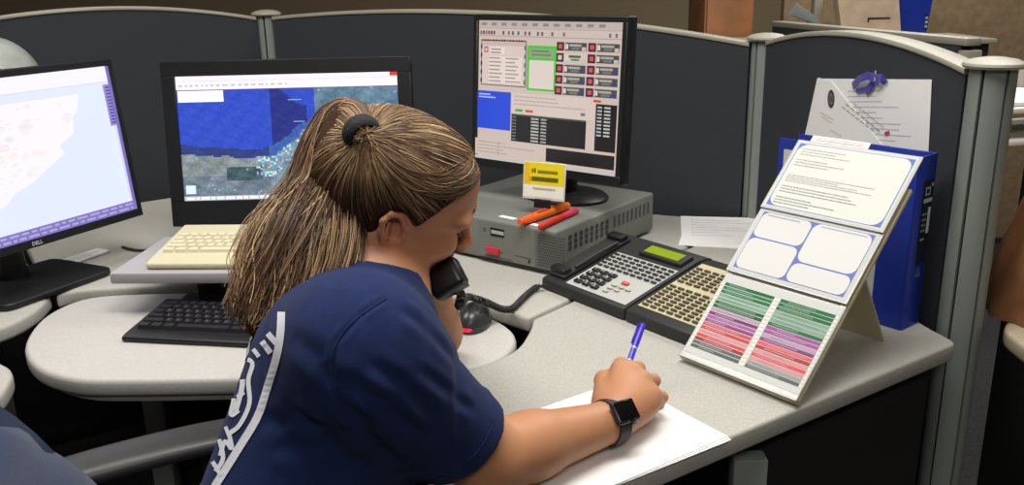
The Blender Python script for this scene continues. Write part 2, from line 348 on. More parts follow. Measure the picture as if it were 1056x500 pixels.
# -- the tall dispatch monitor on the computer
sw, sh = .392, .318
c = Card(); X = lambda u: (u-.5)*sw
Y = lambda v: (.5-v)*sh
def r_(u0, v0, u1, v1, col, up=True): c.q(X(u0), Y(v1), X(u1), Y(v0), col, up)
r_(0, 0, 1, 1, (214, 196, 186)); r_(0, 0, 1, .05, (200, 186, 178)); r_(0, .052, 1, .056, (170, 160, 156), False)
for i in range(12): r_(.02+i*.075, .015, .06+i*.075, .035, (150, 138, 136), i == 0)
for u in (.0, .02, .04, .06, .08, .10, .17, .21, .24, .28, .33, .36, .42, .45, .52, .60, .9, .94): r_(u+.01, .072, u+.024, .098, random.choice([(90, 80, 80), (120, 110, 108), (150, 70, 70), (80, 90, 120)]), u == 0)
r_(.0, .105, 1, .11, (170, 158, 152))
r_(.02, .135, .36, .46, (120, 100, 100)); r_(.027, .145, .353, .452, (226, 206, 196)); r_(.03, .148, .35, .175, (206, 186, 180))
for i in range(16): r_(.025+i*.021, .132, .037+i*.021, .145, (40, 25, 30) if i % 3 else (170, 40, 50), i == 0)
for i in range(5): r_(.018, .17+i*.06, .03, .2+i*.06, (60, 45, 50), i == 0); r_(.345, .17+i*.06, .358, .2+i*.06, (70, 60, 64), False)
r_(.045, .185, .075, .225, (196, 90, 90)); r_(.053, .195, .067, .215, (230, 215, 205)); r_(.09, .185, .2, .235, (240, 226, 214))
r_(.08, .25, .33, .44, (238, 222, 210)); c.lines(X(.085), Y(.44), X(.20), Y(.25), 7, (150, 130, 128), .35, (.7, 1)); c.lines(X(.21), Y(.44), X(.33), Y(.25), 7, (160, 140, 136), .35, (.6, 1)); c.lines(X(.10), Y(.235), X(.19), Y(.19), 2, (120, 110, 108), .4, (.8, 1))
r_(.37, .165, .575, .475, (70, 206, 44)); r_(.385, .185, .56, .25, (146, 172, 130)); c.lines(X(.40), Y(.24), X(.55), Y(.19), 2, (96, 120, 90), .4, (.8, 1)); r_(.385, .265, .56, .46, (232, 216, 206)); r_(.355, .17, .368, .46, (150, 140, 138))
for i in range(5):
    for j, u in enumerate((.575, .785)):
        v = .135+i*.074; r_(u, v, u+.05, v+.058, (66, 30, 40), i+j == 0); r_(u+.012, v+.014, u+.038, v+.044, (216, 84, 96) if (i, j) != (1, 0) else (226, 200, 196))
        on = (i, j) == (1, 0); r_(u+.058, v+.002, u+.2, v+.056, (214, 206, 190) if on else (78, 76, 78)); r_(u+.085, v+.012, u+.165, v+.028, (60, 100, 70) if on else (176, 172, 164)); r_(u+.1, v+.034, u+.155, v+.048, (120, 126, 120), False); r_(u+.06, v+.012, u+.078, v+.046, (226, 214, 204), False); r_(u+.168, v+.03, u+.196, v+.054, (60, 66, 130) if i > 1 else (206, 196, 180), False)
r_(.01, .50, .265, .775, (30, 74, 222)); c.lines(X(.02), Y(.555), X(.15), Y(.515), 2, (190, 205, 250), .5, (.6, 1))
r_(.27, .50, .85, .645, (224, 206, 196)); c.lines(X(.29), Y(.59), X(.84), Y(.51), 3, (186, 168, 162), .3, (.5, 1)); r_(.30, .612, .355, .63, (70, 170, 60)); r_(.375, .612, .43, .63, (216, 80, 60)); r_(.84, .505, .89, .52, (220, 60, 50)); r_(.76, .6, .79, .62, (120, 120, 130))
r_(.275, .652, .80, .845, (22, 20, 22)); r_(.80, .652, .85, .845, (216, 198, 190))
c.lines(X(.28), Y(.84), X(.31), Y(.66), 8, (130, 130, 128), .4, (1, 1)); c.lines(X(.42), Y(.84), X(.475), Y(.66), 8, (206, 206, 200), .55, (1, 1), .5); c.lines(X(.49), Y(.84), X(.53), Y(.66), 8, (190, 190, 186), .5, (1, 1), .5); r_(.275, .648, .80, .66, (60, 84, 60))
r_(.86, .53, .995, .845, (20, 20, 20)); c.lines(X(.87), Y(.75), X(.90), Y(.54), 9, (200, 200, 196), .5, (1, 1), .4); c.lines(X(.915), Y(.75), X(.955), Y(.54), 9, (214, 212, 206), .5, (1, 1), .4)
r_(.0, .85, .53, .97, (216, 198, 186)); c.lines(X(.02), Y(.96), X(.5), Y(.86), 4, (180, 160, 150), .3, (.4, 1)); r_(.18, .86, .185, .96, (170, 150, 140)); r_(.535, .865, .995, .96, (24, 22, 22)); r_(0, .975, 1, 1, (206, 200, 196))
cadw = unit((math.cos(math.radians(-39)), math.sin(math.radians(-39)), 0))
cad_c = dep(561, 98, 1.96)
cad, Pcad = monitor('dispatch_monitor', 'tall black monitor with many windows on its screen, standing on the grey computer', cad_c, cadw, 4, sw, sh, (.014, .014, .014, .022), .035, c, M_screen, ZT+hh+.0005, base_r=.105)

# -- the satellite map monitor
sw, sh = .513, .289
c = Card()
r_(0, 0, 1, 1, (70, 92, 104))
n = 110; m2 = 62                                            # map tiles, coloured from a smooth field: sea, shallows, land
def fld(u, v, s, o): return sum(math.sin(u*s*a+o*b+v*s*cc)*w for a, b, cc, w in ((1, 1, .6, .5), (-.7, 2.1, 1.3, .35), (1.9, .7, -1.6, .25), (2.7, 3.3, 2.2, .18)))
for i in range(n):
    for j in range(m2):
        u, v = (i+.5)/n, .11+.86*(j+.5)/m2
        coast = .64+.03*fld(u, v, 9, 1.3)-.10*max(0, u-.30)-1.05*max(0, u-.42)+.02*fld(u, v, 26, 3)
        if u > .62: coast = .02
        k = fld(u, v, 60, .7)*.5+random.uniform(-.35, .35)
        if v < coast-.07: base = (44, 72, 184) if not (.42 < u < .58 and v > .2+.2*fld(u, v, 7, 2)) else (34, 44, 122); col = [x+9*k for x in base]
        elif v < coast: col = [58+16*k, 92+18*k, 164+18*k] if u > .4 else [44+8*k, 58+10*k, 118+12*k]
        else:
            g = fld(u, v, 22, 5.1)
            if u > .6 and v < .42: base = (88, 118, 140)
            elif u < .4: base = (124, 134, 136) if v < .8 else (104, 118, 130)
            else: base = (114, 138, 152)
            col = [x+20*g*.5+24*k for x in base]
            if .2 < u < .36 and .74 < v < .84: col = [62+26*k, 84+26*k, 92+22*k]
            if .34 < u < .60 and v < coast+.17 and random.random() < .36: col = random.choice([(120, 196, 214), (150, 206, 214), (206, 216, 220), (196, 140, 160), (90, 150, 200)])
            elif random.random() < .03 and g > 0: col = (150, 168, 176)
        c.q(X(i/n), Y(.11+.86*(j+1)/m2), X((i+1)/n), Y(.11+.86*j/m2), [max(0, min(255, x)) for x in col], i+j == 0)
r_(0, 0, 1, .11, (232, 228, 240)); r_(0, 0, 1, .035, (238, 226, 236)); r_(0, .036, 1, .042, (214, 206, 226)); c.lines(X(.01), Y(.10), X(.5), Y(.05), 1, (186, 182, 206), .3, (1, 1), 1.2); r_(.965, 0, 1, .03, (214, 60, 60)); r_(0, .108, 1, .113, (120, 60, 70))
r_(.005, .115, .21, .205, (240, 240, 244)); r_(.50, .20, .56, .206, (150, 170, 214)); r_(.52, .375, .57, .381, (150, 170, 214)); r_(.80, .23, .83, .27, (200, 216, 226))
r_(0, .965, 1, 1, (176, 186, 200)); c.lines(X(.01), Y(.995), X(.7), Y(.97), 1, (240, 240, 244), .8, (1, 1), .6); r_(.01, .875, .055, .945, (210, 224, 236))
mm_c = (dep(178, 75, 2.07)+dep(411, 75, 2.07))/2; mm_c = dep(299, 141, 2.07)
mon, _ = monitor('map_monitor', 'wide black monitor showing a satellite map of a coast, on the corner desk', mm_c, (1, .03, 0), 8, sw, sh, (.033, .033, .036, .062), .045, c, M_map, ZT+.0005, base=(.30, .22), corner=.018)

# -- the light map monitor
sw, sh = .518, .324
c = Card(); r_(0, 0, 1, 1, (226, 234, 250)); r_(0, 0, 1, .10, (246, 244, 252)); r_(0, .10, 1, .105, (220, 216, 236))
land = [(0, .16), (.84, .16), (.82, .26), (.79, .30), (.78, .40), (.70, .47), (.72, .52), (.62, .60), (.55, .66), (.47, .70), (.42, .76), (.30, .80), (.22, .88), (.10, .90), (0, .94)]
c.poly([(X(u), Y(v)) for u, v in land], (250, 244, 248))
for k in range(60):
    u = random.uniform(.05, .76); v = random.uniform(.18, .62); s = random.uniform(.008, .035)
    if u+v*.75 < 1.03: c.poly([(X(u+s*random.uniform(.6, 1.3)*math.cos(a)), Y(v+s*random.uniform(.6, 1.3)*math.sin(a))) for a in [2*PI*q/7 for q in range(7)]], random.choice([(250, 232, 238), (246, 236, 242), (240, 236, 244), (252, 238, 236)]))
c.lines(X(.1), Y(.7), X(.7), Y(.2), 16, (228, 222, 232), .12, (.2, .9), 3)
r_(.955, .12, .995, .40, (150, 136, 206)); c.lines(X(.965), Y(.39), X(.99), Y(.13), 12, (80, 66, 150), .5, (1, 1), .1); r_(.975, .40, 1, .94, (214, 208, 236)); r_(.985, 0, 1, 1, (120, 108, 186))
r_(0, .935, 1, 1, (128, 116, 190)); c.lines(X(.02), Y(.995), X(.98), Y(.94), 2, (176, 166, 222), .5, (1, 1), .6)
lw = unit((math.cos(math.radians(64)), math.sin(math.radians(64)), 0))
br = dep(148, 222, 2.05)                                      # its far lower corner
ln = unit((lw[1], -lw[0], 0)); lt = math.radians(5); lu = np.cross(ln*math.cos(lt)+V(0, 0, math.sin(lt)), lw)
lm_c = br-lw*(sw/2+.016)+lu*(sh/2+.02)
lg = Card(); lg.text('DELL', 0, 0, .011, None)
lm, _ = monitor('light_map_monitor', 'black monitor with a bright white and pale blue map, seen at a slant', lm_c, lw, 5, sw, sh, (.016, .016, .016, .020), .035, c, attr_mat('bright_display', .3, emit=1.04), ZT+.0005, base=(.26, .20), corner=.006, logo=lg)

# ------------------------------------------------------------------ things round the dispatch monitor
def on_pc(px, py): p = at(px, py, ZT+hh); return p
p = dep(560, 190, 1.80)
cw, chh = .096, .076
cc0 = dep(560, 204, 1.925); cx0_ = unit((.88, -.47, 0)); cu0 = unit((.47*.12, .88*.12, .99)); Myc = frame(cc0, cx0_, cu0, np.cross(cx0_, cu0)); CZ = cc0[2]-(ZT+hh)
t = thing('information_card', 'yellow and white card in a clear stand in front of the tall monitor', 'card', Myc)
c = Card(); c.q(-cw/2, 0, cw/2, chh, (232, 228, 214)); c.q(-cw/2, chh*.36, cw/2, chh, (226, 206, 26)); c.q(-cw/2, chh*.36, -cw*.36, chh*.97, (226, 186, 24)); 
c.q(-cw*.31, chh*.70, -cw*.27, chh*.82, (90, 76, 20)); c.q(-cw*.25, chh*.70, -cw*.21, chh*.83, (40, 36, 16), False); c.lines(-cw*.16, chh*.68, cw*.34, chh*.80, 1, (130, 120, 40), .75, (1, 1), .18); c.lines(-cw*.30, chh*.46, cw*.36, chh*.60, 1, (96, 88, 26), .9, (1, 1), .14); c.q(-cw*.36, chh*.46, -cw*.31, chh*.58, (220, 130, 30)); c.lines(-cw*.26, chh*.22, cw*.3, chh*.30, 1, (176, 174, 166), .6, (1, 1), .15)
c.build('sheet', M_print, t, 0)
MB().box((0, chh/2-.002, -.002), (cw+.006, chh+.006, .003), .001, 1).build('holder', mat('clear_plastic', (214, 214, 208), .25, spec=.6), t)
MB().box((0, -(CZ-.021)/2-.003, .002), (cw*.4, CZ-.021, .008), .001, 1).build('foot', M_black, t)
p0 = on_pc(536, 234); p1 = on_pc(587, 216); ax = unit(p1-p0); L = np.linalg.norm(p1-p0)*.98
hl = thing('highlighter_pen', 'fat orange highlighter with a cap, lying on the grey computer', 'pen', frame((p0[0], p0[1], ZT+hh+.0102), ax, unit(np.cross((0, 0, 1), ax)), (0, 0, 1)))
M_or = mat('orange_plastic', (240, 112, 28), .4)
RX = Matrix.Rotation(PI/2, 4, 'Y')
MB().lathe([(0, .042), (.0085, .042), (.0096, .05), (.0098, L-.012), (.0085, L-.003), (0, L)], 18, M=RX).build('barrel', M_or, hl)
MB().lathe([(0, 0), (.0062, .0), (.0078, .004), (.0085, .040), (.0102, .041), (.0102, .044), (0, .044)], 18, M=RX).build('cap', mat('orange_cap', (238, 96, 30), .4), hl)
o = MB().box((.075, 0, .0096), (.038, .012, .001)).build('printed_band', mat('pen_print', (200, 60, 40), .5), hl); o['label'] = 'dark red printed band'
rp0 = on_pc(556, 238); rp1 = on_pc(595, 220); ax = unit(rp1-rp0); L2 = np.linalg.norm(rp1-rp0)
rp = thing('marker_pen', 'thin red marker lying beside the orange highlighter on the computer', 'pen', frame((rp0[0], rp0[1], ZT+hh+.0072), ax, unit(np.cross((0, 0, 1), ax)), (0, 0, 1)))
MB().lathe([(0, 0), (.004, .0), (.0068, .006), (.0068, L2*.62), (0, L2*.62)], 14, M=RX).build('barrel', mat('red_plastic', (206, 40, 34), .4), rp)
MB().lathe([(0, L2*.62), (.0072, L2*.62), (.0072, L2-.003), (0, L2)], 14, M=RX).build('cap', mat('pink_cap', (222, 62, 96), .4), rp)

# ------------------------------------------------------------------ telephone and its button console
F2 = at(643, 331, ZT); e_ = V(.609, -.793, 0); g_ = V(.793, .609, 0)
tl = math.radians(12.0); 
Mtel = frame((F2[0], F2[1], ZT), e_, g_, (0, 0, 1))            # origin: front corner beside the console
M_ph = mat('charcoal_phone', (42, 41, 40), .55, spec=.4)
tel = thing('telephone', 'charcoal desk telephone with its receiver lifted, grey key field and green display', 'telephone', Mtel)
def wedge(w, d, h0, h1, x0=0.):
    M = frame((x0, 0, 0), (0, 1, 0), (0, 0, 1), (1, 0, 0))
    return MB().prism(round_poly([(0, 0), (d, 0), (d, h1-.006), (d-.035, h1), (0, h0)], [.004, .004, .01, .02, .006], 3), 0, w, bev=.004, seg=2, M=M)
TW, TD, h0, h1 = .232, .245, .024, .074
wedge(TW, TD, h0, h1, -TW).build('body', M_ph, tel)
sl = unit((0, TD-.035, h1-h0)); Mt = frame((-TW, 0, h0+.0006), (1, 0, 0), sl, np.cross((1, 0, 0), sl))   # the sloping face, x across, y up the slope
SL = math.hypot(TD-.035, h1-h0)
c = Card(); KX0, KX1 = .062, .226
c.poly([(KX0, .010), (KX1, .010), (KX1, .155), (KX0, .155)], (172, 172, 168))
o = c.build('key_plate', M_print, tel, 0); o.matrix_basis = Mt
kb = MB().box((0, 0, .002), (.0195, .0125, .004), .002, 1); k0 = kb.build('keypad_key', M_black, tel); ms = []
for r in range(4):
    for q in range(3): ms.append(Mt @ Matrix.Translation((.082+q*.0232, .026+r*.0165, .001)))
k0.matrix_basis = ms[0]; copies(k0, 'keypad_key', tel, ms[1:])
c = Card(); keys = ['*', '0', '#', '7', '8', '9', '4', '5', '6', '1', '2', '3']
for i, s_ in enumerate(keys): c.text(s_, .082+(i % 3)*.0232, .026+(i//3)*.0165, .010, (200, 200, 196))
o = c.build('keypad_lettering', M_print, tel, 0); o.matrix_basis = Mt @ Matrix.Translation((0, 0, .005))
fk = MB().box((0, 0, .0015), (.0135, .0055, .003), .001, 1).build('function_key', M_dark, tel); ms = []
for r in range(5):
    for q in range(9): ms.append(Mt @ Matrix.Translation((.071+q*.0182, .096+r*.0122, .001)))
fk.matrix_basis = ms[0]; copies(fk, 'function_key', tel, ms[1:])
rk = MB().box((0, 0, .002), (.0165, .0095, .004), .0015, 1).build('red_key', mat('salmon_key', (206, 96, 84), .5), tel); rk.matrix_basis = Mt @ Matrix.Translation((.172, .066, .001)); rk['label'] = 'salmon red key'
sk = MB().box((0, 0, .0015), (.013, .0058, .003), .001, 1).build('soft_key', mat('pale_key', (178, 176, 160), .5), tel); ms = [Mt @ Matrix.Translation((x, y, .001)) for x, y in ((.158, .050), (.158, .038), (.176, .050), (.176, .038), (.158, .026), (.194, .050))]
sk.matrix_basis = ms[0]; copies(sk, 'soft_key', tel, ms[1:])
ds = MB().box((.165, .187, .002), (.112, .040, .012), .004, 2).build('display_housing', M_ph, tel); ds.matrix_basis = Mt
c = Card(); c.q(.118, .174, .208, .200, (128, 150, 30)); o = c.build('display', attr_mat('lcd_green', .3), tel, 0); o.matrix_basis = Mt @ Matrix.Translation((0, 0, .0082)); o['label'] = 'yellow green display'
# the empty cradle along the far side
MB().box((.028, .11, .004), (.050, .19, .008), .004, 2).build('cradle', M_ph, tel).matrix_basis = Mt
for y in (.030, .190): MB().box((.028, y, .010), (.046, .024, .016), .006, 2).build('cradle_rest', M_black, tel).matrix_basis = Mt
MB().tube([(.05, .05, .012), (.052, .11, .015), (.05, .17, .012)], .003, 8).build('cradle_rail', M_dark, tel).matrix_basis = Mt
# console
con = thing('button_console', 'black button console with a cream key field beside the telephone', 'console', frame((F2[0], F2[1], ZT), e_, g_, (0, 0, 1)))
CW = .165; CG = .004
wedge(CW, TD, h0, h1-.002, CG).build('body', M_ph, con)
Mc = frame((CG, 0, h0+.0006), (1, 0, 0), sl, np.cross((1, 0, 0), sl))
c = Card(); c.q(.010, .022, CW-.008, .200, (184, 174, 142)); o = c.build('key_plate', M_print, con, 0); o.matrix_basis = Mc
bk = MB().box((0, 0, .0015), (.0145, .0052, .003), .001, 1).build('button', mat('olive_button', (72, 66, 48), .6), con); ms = []
for r in range(16):
    if r == 8: continue
    for q in range(7): ms.append(Mc @ Matrix.Translation((.022+q*.0195, .030+r*.0106, .001)))
ms = ms[:98]; bk.matrix_basis = ms[0]; copies(bk, 'button', con, ms[1:])
# ------------------------------------------------------------------ keyboards and their shelf
shelf = thing('keyboard_shelf', 'grey shelf on a black bracket above the black keyboard', 'shelf', yawM((-.765, 1.600, .722), -3))
MB().box((.26, .115, .077), (.52, .25, .022), .004).build('shelf_board', mat('lilac_grey', (158, 156, 158), .5), shelf)
MB().box((.125, .075, .0585), (.13, .07, .013), .003).box((.165, .075, .026), (.05, .05, .052), .003).box((.165, .078, .003), (.14, .06, .006), .002).build('bracket', M_black, shelf)
def keyboard(name, label, M, w, d, hf, hb, mbody, mkey, rows, margin, key_h, group=None, lip=0.):
    t = thing(name, label, 'keyboard', M)
    Mx = frame((0, 0, 0), (0, 1, 0), (0, 0, 1), (1, 0, 0))
    MB().prism(round_poly([(0, .001), (d, .001), (d, hb), (lip, hf), (0, hf*.75)], [.004, .003, .004, .006, .004], 3), 0, w, bev=.004, seg=2, M=Mx).build('body', mbody, t)
    s = unit((0, d-lip, hb-hf)); Ms = frame((0, lip, hf), (1, 0, 0), s, np.cross((1, 0, 0), s))
    pit = .0188; n = 0; seen = {}
    for j in range(rows):
        y = margin+j*pit*.98; x = .012; row = []
        lay = {0: [1.3, 1.3, 1.3, 5.6, 1.3, 1.3, 1.3], 1: [2.2]+[1]*10+[2.2]}.get(j, [1.2+.25*(j % 3)]+[1]*11+[1.8])
        lay = lay+[.35]+[1, 1, 1]
        lay = lay+[.35]+[1, 1, 1]
        for kw in lay:
            ww = kw*pit
            if kw > .5 and x+ww < w-.006 and n < 98:
                key = round(kw, 2)
                Mk = Ms @ Matrix.Translation((x+ww/2, y, 0))
                if key not in seen:
                    b = MB(); hx, hy = ww/2-.0012, pit/2-.0012; tx, ty = hx-.0022, hy-.0022
                    vs = [(-hx, -hy, -.001), (hx, -hy, -.001), (hx, hy, -.001), (-hx, hy, -.001), (-tx, -ty+.0006, key_h), (tx, -ty+.0006, key_h), (tx, ty+.0006, key_h), (-tx, ty+.0006, key_h)]
                    b.add(vs, [(0, 1, 5, 4), (1, 2, 6, 5), (2, 3, 7, 6), (3, 0, 4, 7), (4, 5, 6, 7)])
                    o = b.build('keycap', mkey, t, 0); o.matrix_basis = Mk; seen[key] = o
                else: copies(seen[key], 'keycap', t, [Mk])
                n += 1
            x += ww
    return t
keyboard('keyboard', 'cream beige keyboard lying on the raised grey shelf', yawM((-.700, 1.606, .8105), -3), .46, .195, .016, .036, M_cream, mat('cream_key', (206, 199, 170), .5), 5, .035, .006, lip=.02)
kbd = keyboard('keyboard', 'black keyboard lying on the curved tray under the grey shelf', yawM((-.700, 1.462, .7222), -9.5), .445, .158, .013, .026, M_black, mat('black_key', (36, 35, 40), .35, spec=.5), 6, .026, .007, lip=.012)

c = Card(); sk_ = unit((0, .158-.012, .013)); pit = .0188
for j, row in enumerate(('ZXCVBNM,./', 'ASDFGHJKL;', 'QWERTYUIOP', '1234567890')):
    x = .012+(2.2, 1.7, 1.2, 1.45)[j]*pit
    for i, ch_ in enumerate(row): c.text(ch_, x+(i+.38)*pit, .026+(j+1)*pit*.98+.002, .0085, (112, 112, 128)); c.z -= c.step
o = c.build('key_lettering', M_print, kbd, 0); o.matrix_basis = frame((0, .012, .013), (1, 0, 0), sk_, np.cross((1, 0, 0), sk_)) @ Matrix.Translation((0, 0, .0074))
# ------------------------------------------------------------------ mouse
mp = at(489, 342, .725); mY = unit((.25, .97, 0))
ms_ = thing('computer_mouse', 'dark grey computer mouse with a red glow on the curved tray end', 'mouse', frame((mp[0], mp[1]+.045, .7225), unit((.97, -.25, 0)), mY, (0, 0, 1)))
b = bmesh.new(); bmesh.ops.create_uvsphere(b, u_segments=28, v_segments=16, radius=1)
for v in b.verts:
    x, y, z = v.co; v.co = Vector((x*.031*(1-.12*y), y*.056, max(0., z+.12)*.036*(1-.15*y)+.0015))
mbm = MB().bm(b); mbm.build('shell', mat('gunmetal_plastic', (58, 58, 60), .32, spec=.6, metal=.3), ms_)
MB().box((0, .034, .033), (.006, .016, .006), .0025).build('scroll_wheel', M_black, ms_)
o = MB().sphere((0, -.048, .0085), (.013, .0085, .007)).build('glow_window', mat('red_glow', (235, 20, 50), .3, emit=1.2), ms_); o['label'] = 'glowing red window'
# mouse cable over the tray's far edge
cp = Mc
# ------------------------------------------------------------------ loose papers
def sheet(name, label, M, w, h, draw=None, thick=.0012, group=None, cat='paper', curl=0.):
    t = thing(name, label, cat, M, group)
    MB().box((w/2, h/2, thick/2), (w, h, thick)).build('sheet', M_white, t, 0)
    if draw:
        c = Card(); draw(c); c.build('print', M_print, t, 0).matrix_basis = Matrix.Translation((0, 0, thick+.0001))
    return t
pR = at(750, 452, ZT); pT = at(645, 397, ZT); py_ = unit((pT-pR)[:2]); px_ = V(py_[1], -py_[0]); A4 = (.279, .216)
o0 = pR[:2]-px_*A4[0]
def paperM(off, rot, z): return Matrix.Translation((pR[0]+off[0], pR[1]+off[1], z)) @ Matrix.Rotation(math.atan2(px_[1], px_[0])+math.radians(rot), 4, 'Z') @ Matrix.Translation((-A4[0], 0, 0))
sheet('paper_sheet', 'white sheet under the writing hand, lowest of its small pile', paperM((.004, -.006), -2.0, ZT+.0004), *A4, thick=.001)
sheet('paper_sheet', 'white sheet under the writing hand, in the middle of its small pile', paperM((.002, -.003), -1.0, ZT+.0016), *A4, thick=.001)
sheet('paper_sheet', 'blank white sheet being written on, topmost of its small pile', paperM((0, 0), 0, ZT+.0028), *A4, thick=.001)
ZPAP = ZT+.0038
def form(c): c.lines(.025, .06, .19, .22, 7, (176, 176, 182), .16, (.3, 1), .5)
fp = at(697, 224, ZT)
sheet('paper_sheet', 'printed white sheet lying on the desk behind the telephone', yawM((.395, 1.965, ZT+.0012), -10), .216, .245, form, thick=.001)
sheet('paper_sheet', 'printed white sheet half under another behind the telephone', yawM((.385, 1.955, ZT+.0001), -16), .216, .25, form, thick=.001)

# ------------------------------------------------------------------ flip reference stand
BR = at(822, 420, .732); ex = V(.623, -.782, 0); gx = V(.782, .623, 0); be = math.radians(46)
sv = gx*math.cos(be)+V(0, 0, math.sin(be)); nv = np.cross(ex, sv)               # up the board; out of its face
BW = .219
o0 = V(BR[0], BR[1], ZT+.0070)-ex*BW
Mst = frame(o0, ex, sv, nv)
st = thing('reference_stand', 'tilted flip card stand with colour coded index cards and white form pages', 'stand', Mst)
M_board = mat('tan_board', (196, 186, 150), .6); M_sleeve = mat('clear_sleeve', (186, 186, 180), .25, spec=.6)
MB().box((BW/2, .19, -.004), (BW, .38, .007), .001, 1).build('board', M_board, st)
# back leg that props the board
pk = Mst.inverted()
lt0 = pk @ Vector(o0+ex*.115+sv*.27-nv*.009); lt1 = pk @ Vector((o0+ex*.175+gx*.315)*V(1, 1, 0)+V(0, 0, ZT+.001)); lt2 = pk @ Vector((o0+ex*.045+gx*.315)*V(1, 1, 0)+V(0, 0, ZT+.001))
top1 = pk @ Vector(o0+ex*.175+sv*.27-nv*.009); top0 = pk @ Vector(o0+ex*.045+sv*.27-nv*.009)
nn = (lt1-top1).cross(top0-top1).normalized()*.003
b = MB(); vs = [top0, top1, lt1, lt2]; b.add(list(vs)+[p+nn for p in vs], [(0, 1, 2, 3), (7, 6, 5, 4), (0, 4, 5, 1), (1, 5, 6, 2), (2, 6, 7, 3), (3, 7, 4, 0)]); b.build('prop', M_board, st, 0)
MB().box((BW/2, .003, .003), (BW, .004, .010), .001, 1).build('bottom_lip', M_sleeve, st)
# the index cards: shingled strips in two columns, coloured tabs
cols = ['g']*7+['p']*4+['r']*5+['k']*2; rgb = {'g': (44, 104, 66), 'p': (140, 80, 132), 'r': (186, 76, 82), 'k': (84, 90, 88)}
MB().box((BW/2, .085, .0025), (BW-.002, .168, .004), .001, 1).build('sleeve_page', M_sleeve, st)
c = Card(); c.q(.002, .012, BW-.002, .160, (196, 198, 194))
y0, y1 = .022, .146; N = len(cols)
for cx0, cx1 in ((.010, .104), (.116, .210)):
    c.z += c.step
    for i, k in enumerate(cols):
        ya = y1-(y1-y0)*(i+1)/N; yb2 = y1-(y1-y0)*i/N; jt = random.uniform(.8, 1.2)
        if random.random() < .14: col = tuple(x*.5+105 for x in rgb[k])
        else: col = tuple(min(255, x*jt) for x in rgb[k])
        c.q(cx0, ya+.0010, cx1, yb2-.0002, col, False)
        c.q(cx0-.006, ya+.0008, cx0-.0004, yb2-.0012, (214, 212, 202), False); c.q(cx1+.0004, ya+.0008, cx1+.006, yb2-.0012, (214, 212, 202), False)
    c.z += c.step
    for i, k in enumerate(cols):
        ya = y1-(y1-y0)*(i+1)/N; yb2 = y1-(y1-y0)*i/N
        c.lines(cx0+random.uniform(.004, .02), ya+.0016, cx1-random.uniform(.004, .02), yb2-.0008, 1, tuple(min(255, x*.55+90) for x in rgb[k]), .5, (.35, 1), .35, False)
o = c.build('index_cards', M_print, st, 0); o.matrix_basis = Matrix.Translation((0, 0, .0048)); o['label'] = 'green, purple, red and grey index strips'
# page with three white boxes
def page(name, ya, yb, lift, draw):
    o = MB().box((BW/2, (ya+yb)/2, lift), (BW, yb-ya, .0022), .0006, 1).build(name, M_sleeve, st); c = Card(); draw(c); q = c.build('print', M_print, o, 0); q.matrix_basis = Matrix.Translation((0, ya, lift+.0013)); return o
def d2(c):
    h = .295-.165; c.q(.004, .003, BW-.004, h-.004, (190, 192, 190)); c.q(.010, .009, BW-.010, h-.010, (106, 116, 176))
    c.rrect(.011, h*.55, .104, h-.011, .012, (206, 206, 204)); c.rrect(.011, .010, .104, h*.53, .012, (206, 206, 204)); c.rrect(.107, h*.36, BW-.011, h-.011, .014, (208, 208, 206)); c.rrect(.107, .010, BW-.011, h*.34, .012, (206, 206, 204))
    c.lines(.02, h-.018, .09, h-.013, 1, (170, 170, 178), .4, (.6, 1)); c.lines(.12, h-.018, .2, h-.013, 1, (170, 170, 178), .4, (.6, 1))
page('form_page', .165, .298, .0085, d2)
def d1(c):
    h = .431-.290; c.q(.004, .003, BW-.004, h-.002, (196, 198, 196)); c.q(.008, .007, BW-.008, h-.007, (98, 118, 186)); c.rrect(.0095, .008, BW-.0095, h-.008, .017, (206, 208, 200))
    for (ya, n, f) in ((.116, 3, (.3, .55)), (.094, 3, (.2, .5)), (.062, 4, (.5, .95)), (.040, 3, (.45, .9)), (.018, 3, (.3, .6))): c.lines(.018, ya-.006, .20, ya+.010, n, (150, 152, 150), .3, f, .3)
page('instruction_page', .290, .431, .0125, d1)
MB().box((.075, .436, .013), (.105, .014, .0012), .0004, 1).build('title_strip', M_white, st)
c = Card(); c.q(0, 0, .085, .0055, (232, 120, 112)); c.lines(0, 0, .085, .0055, 1, (250, 226, 220), .6, (1, 1), .15); o = c.build('title_print', M_print, st, 0); o.matrix_basis = Matrix.Translation((.032, .4335, .0138)); o['label'] = 'faint red lettering'
MB().tube([(.012, .165, .004), (BW-.012, .165, .004)], .003, 8).build('hinge', M_steel, st)
MB().tube([(.012, .293, .007), (BW-.012, .293, .007)], .003, 8).build('hinge', M_steel, st)

# ------------------------------------------------------------------ blue binder
n0 = at(927, 341, ZT); far = V(.478, 1.665); cx_ = unit(far-n0[:2]); by = V(-cx_[1], cx_[0])*-1
if by[1] < 0: by = -by
Mb = frame((n0[0], n0[1], ZT+.0005), (-cx_[0], -cx_[1], 0), (by[0], by[1], 0), (0, 0, 1))        # x towards the spine edge at 0; y into the binder; -x along the cover
bd = thing('ring_binder', 'blue ring binder standing behind the flip card stand, label on its spine', 'binder', Mb)
BWd, BT, BH = .268, .062, .305
MB().box((-BWd/2, .0015, BH/2), (BWd, .003, BH), .001, 1).build('front_cover', M_blue, bd)
MB().box((-BWd/2, BT-.0015, BH/2), (BWd, .003, BH), .001, 1).build('back_cover', M_blue, bd)
MB().prism([(.0002, .0), (.0035, .004), (.0035, BT-.004), (.0002, BT)], 0, BH).build('spine', M_blue, bd)
MB().box((-BWd*.5, BT*.48, BH*.49), (BWd*.78, BT*.62, BH*.9), .001, 1).build('pages', mat('page_block', (206, 206, 200), .8, bump=.4, bscale=300), bd)
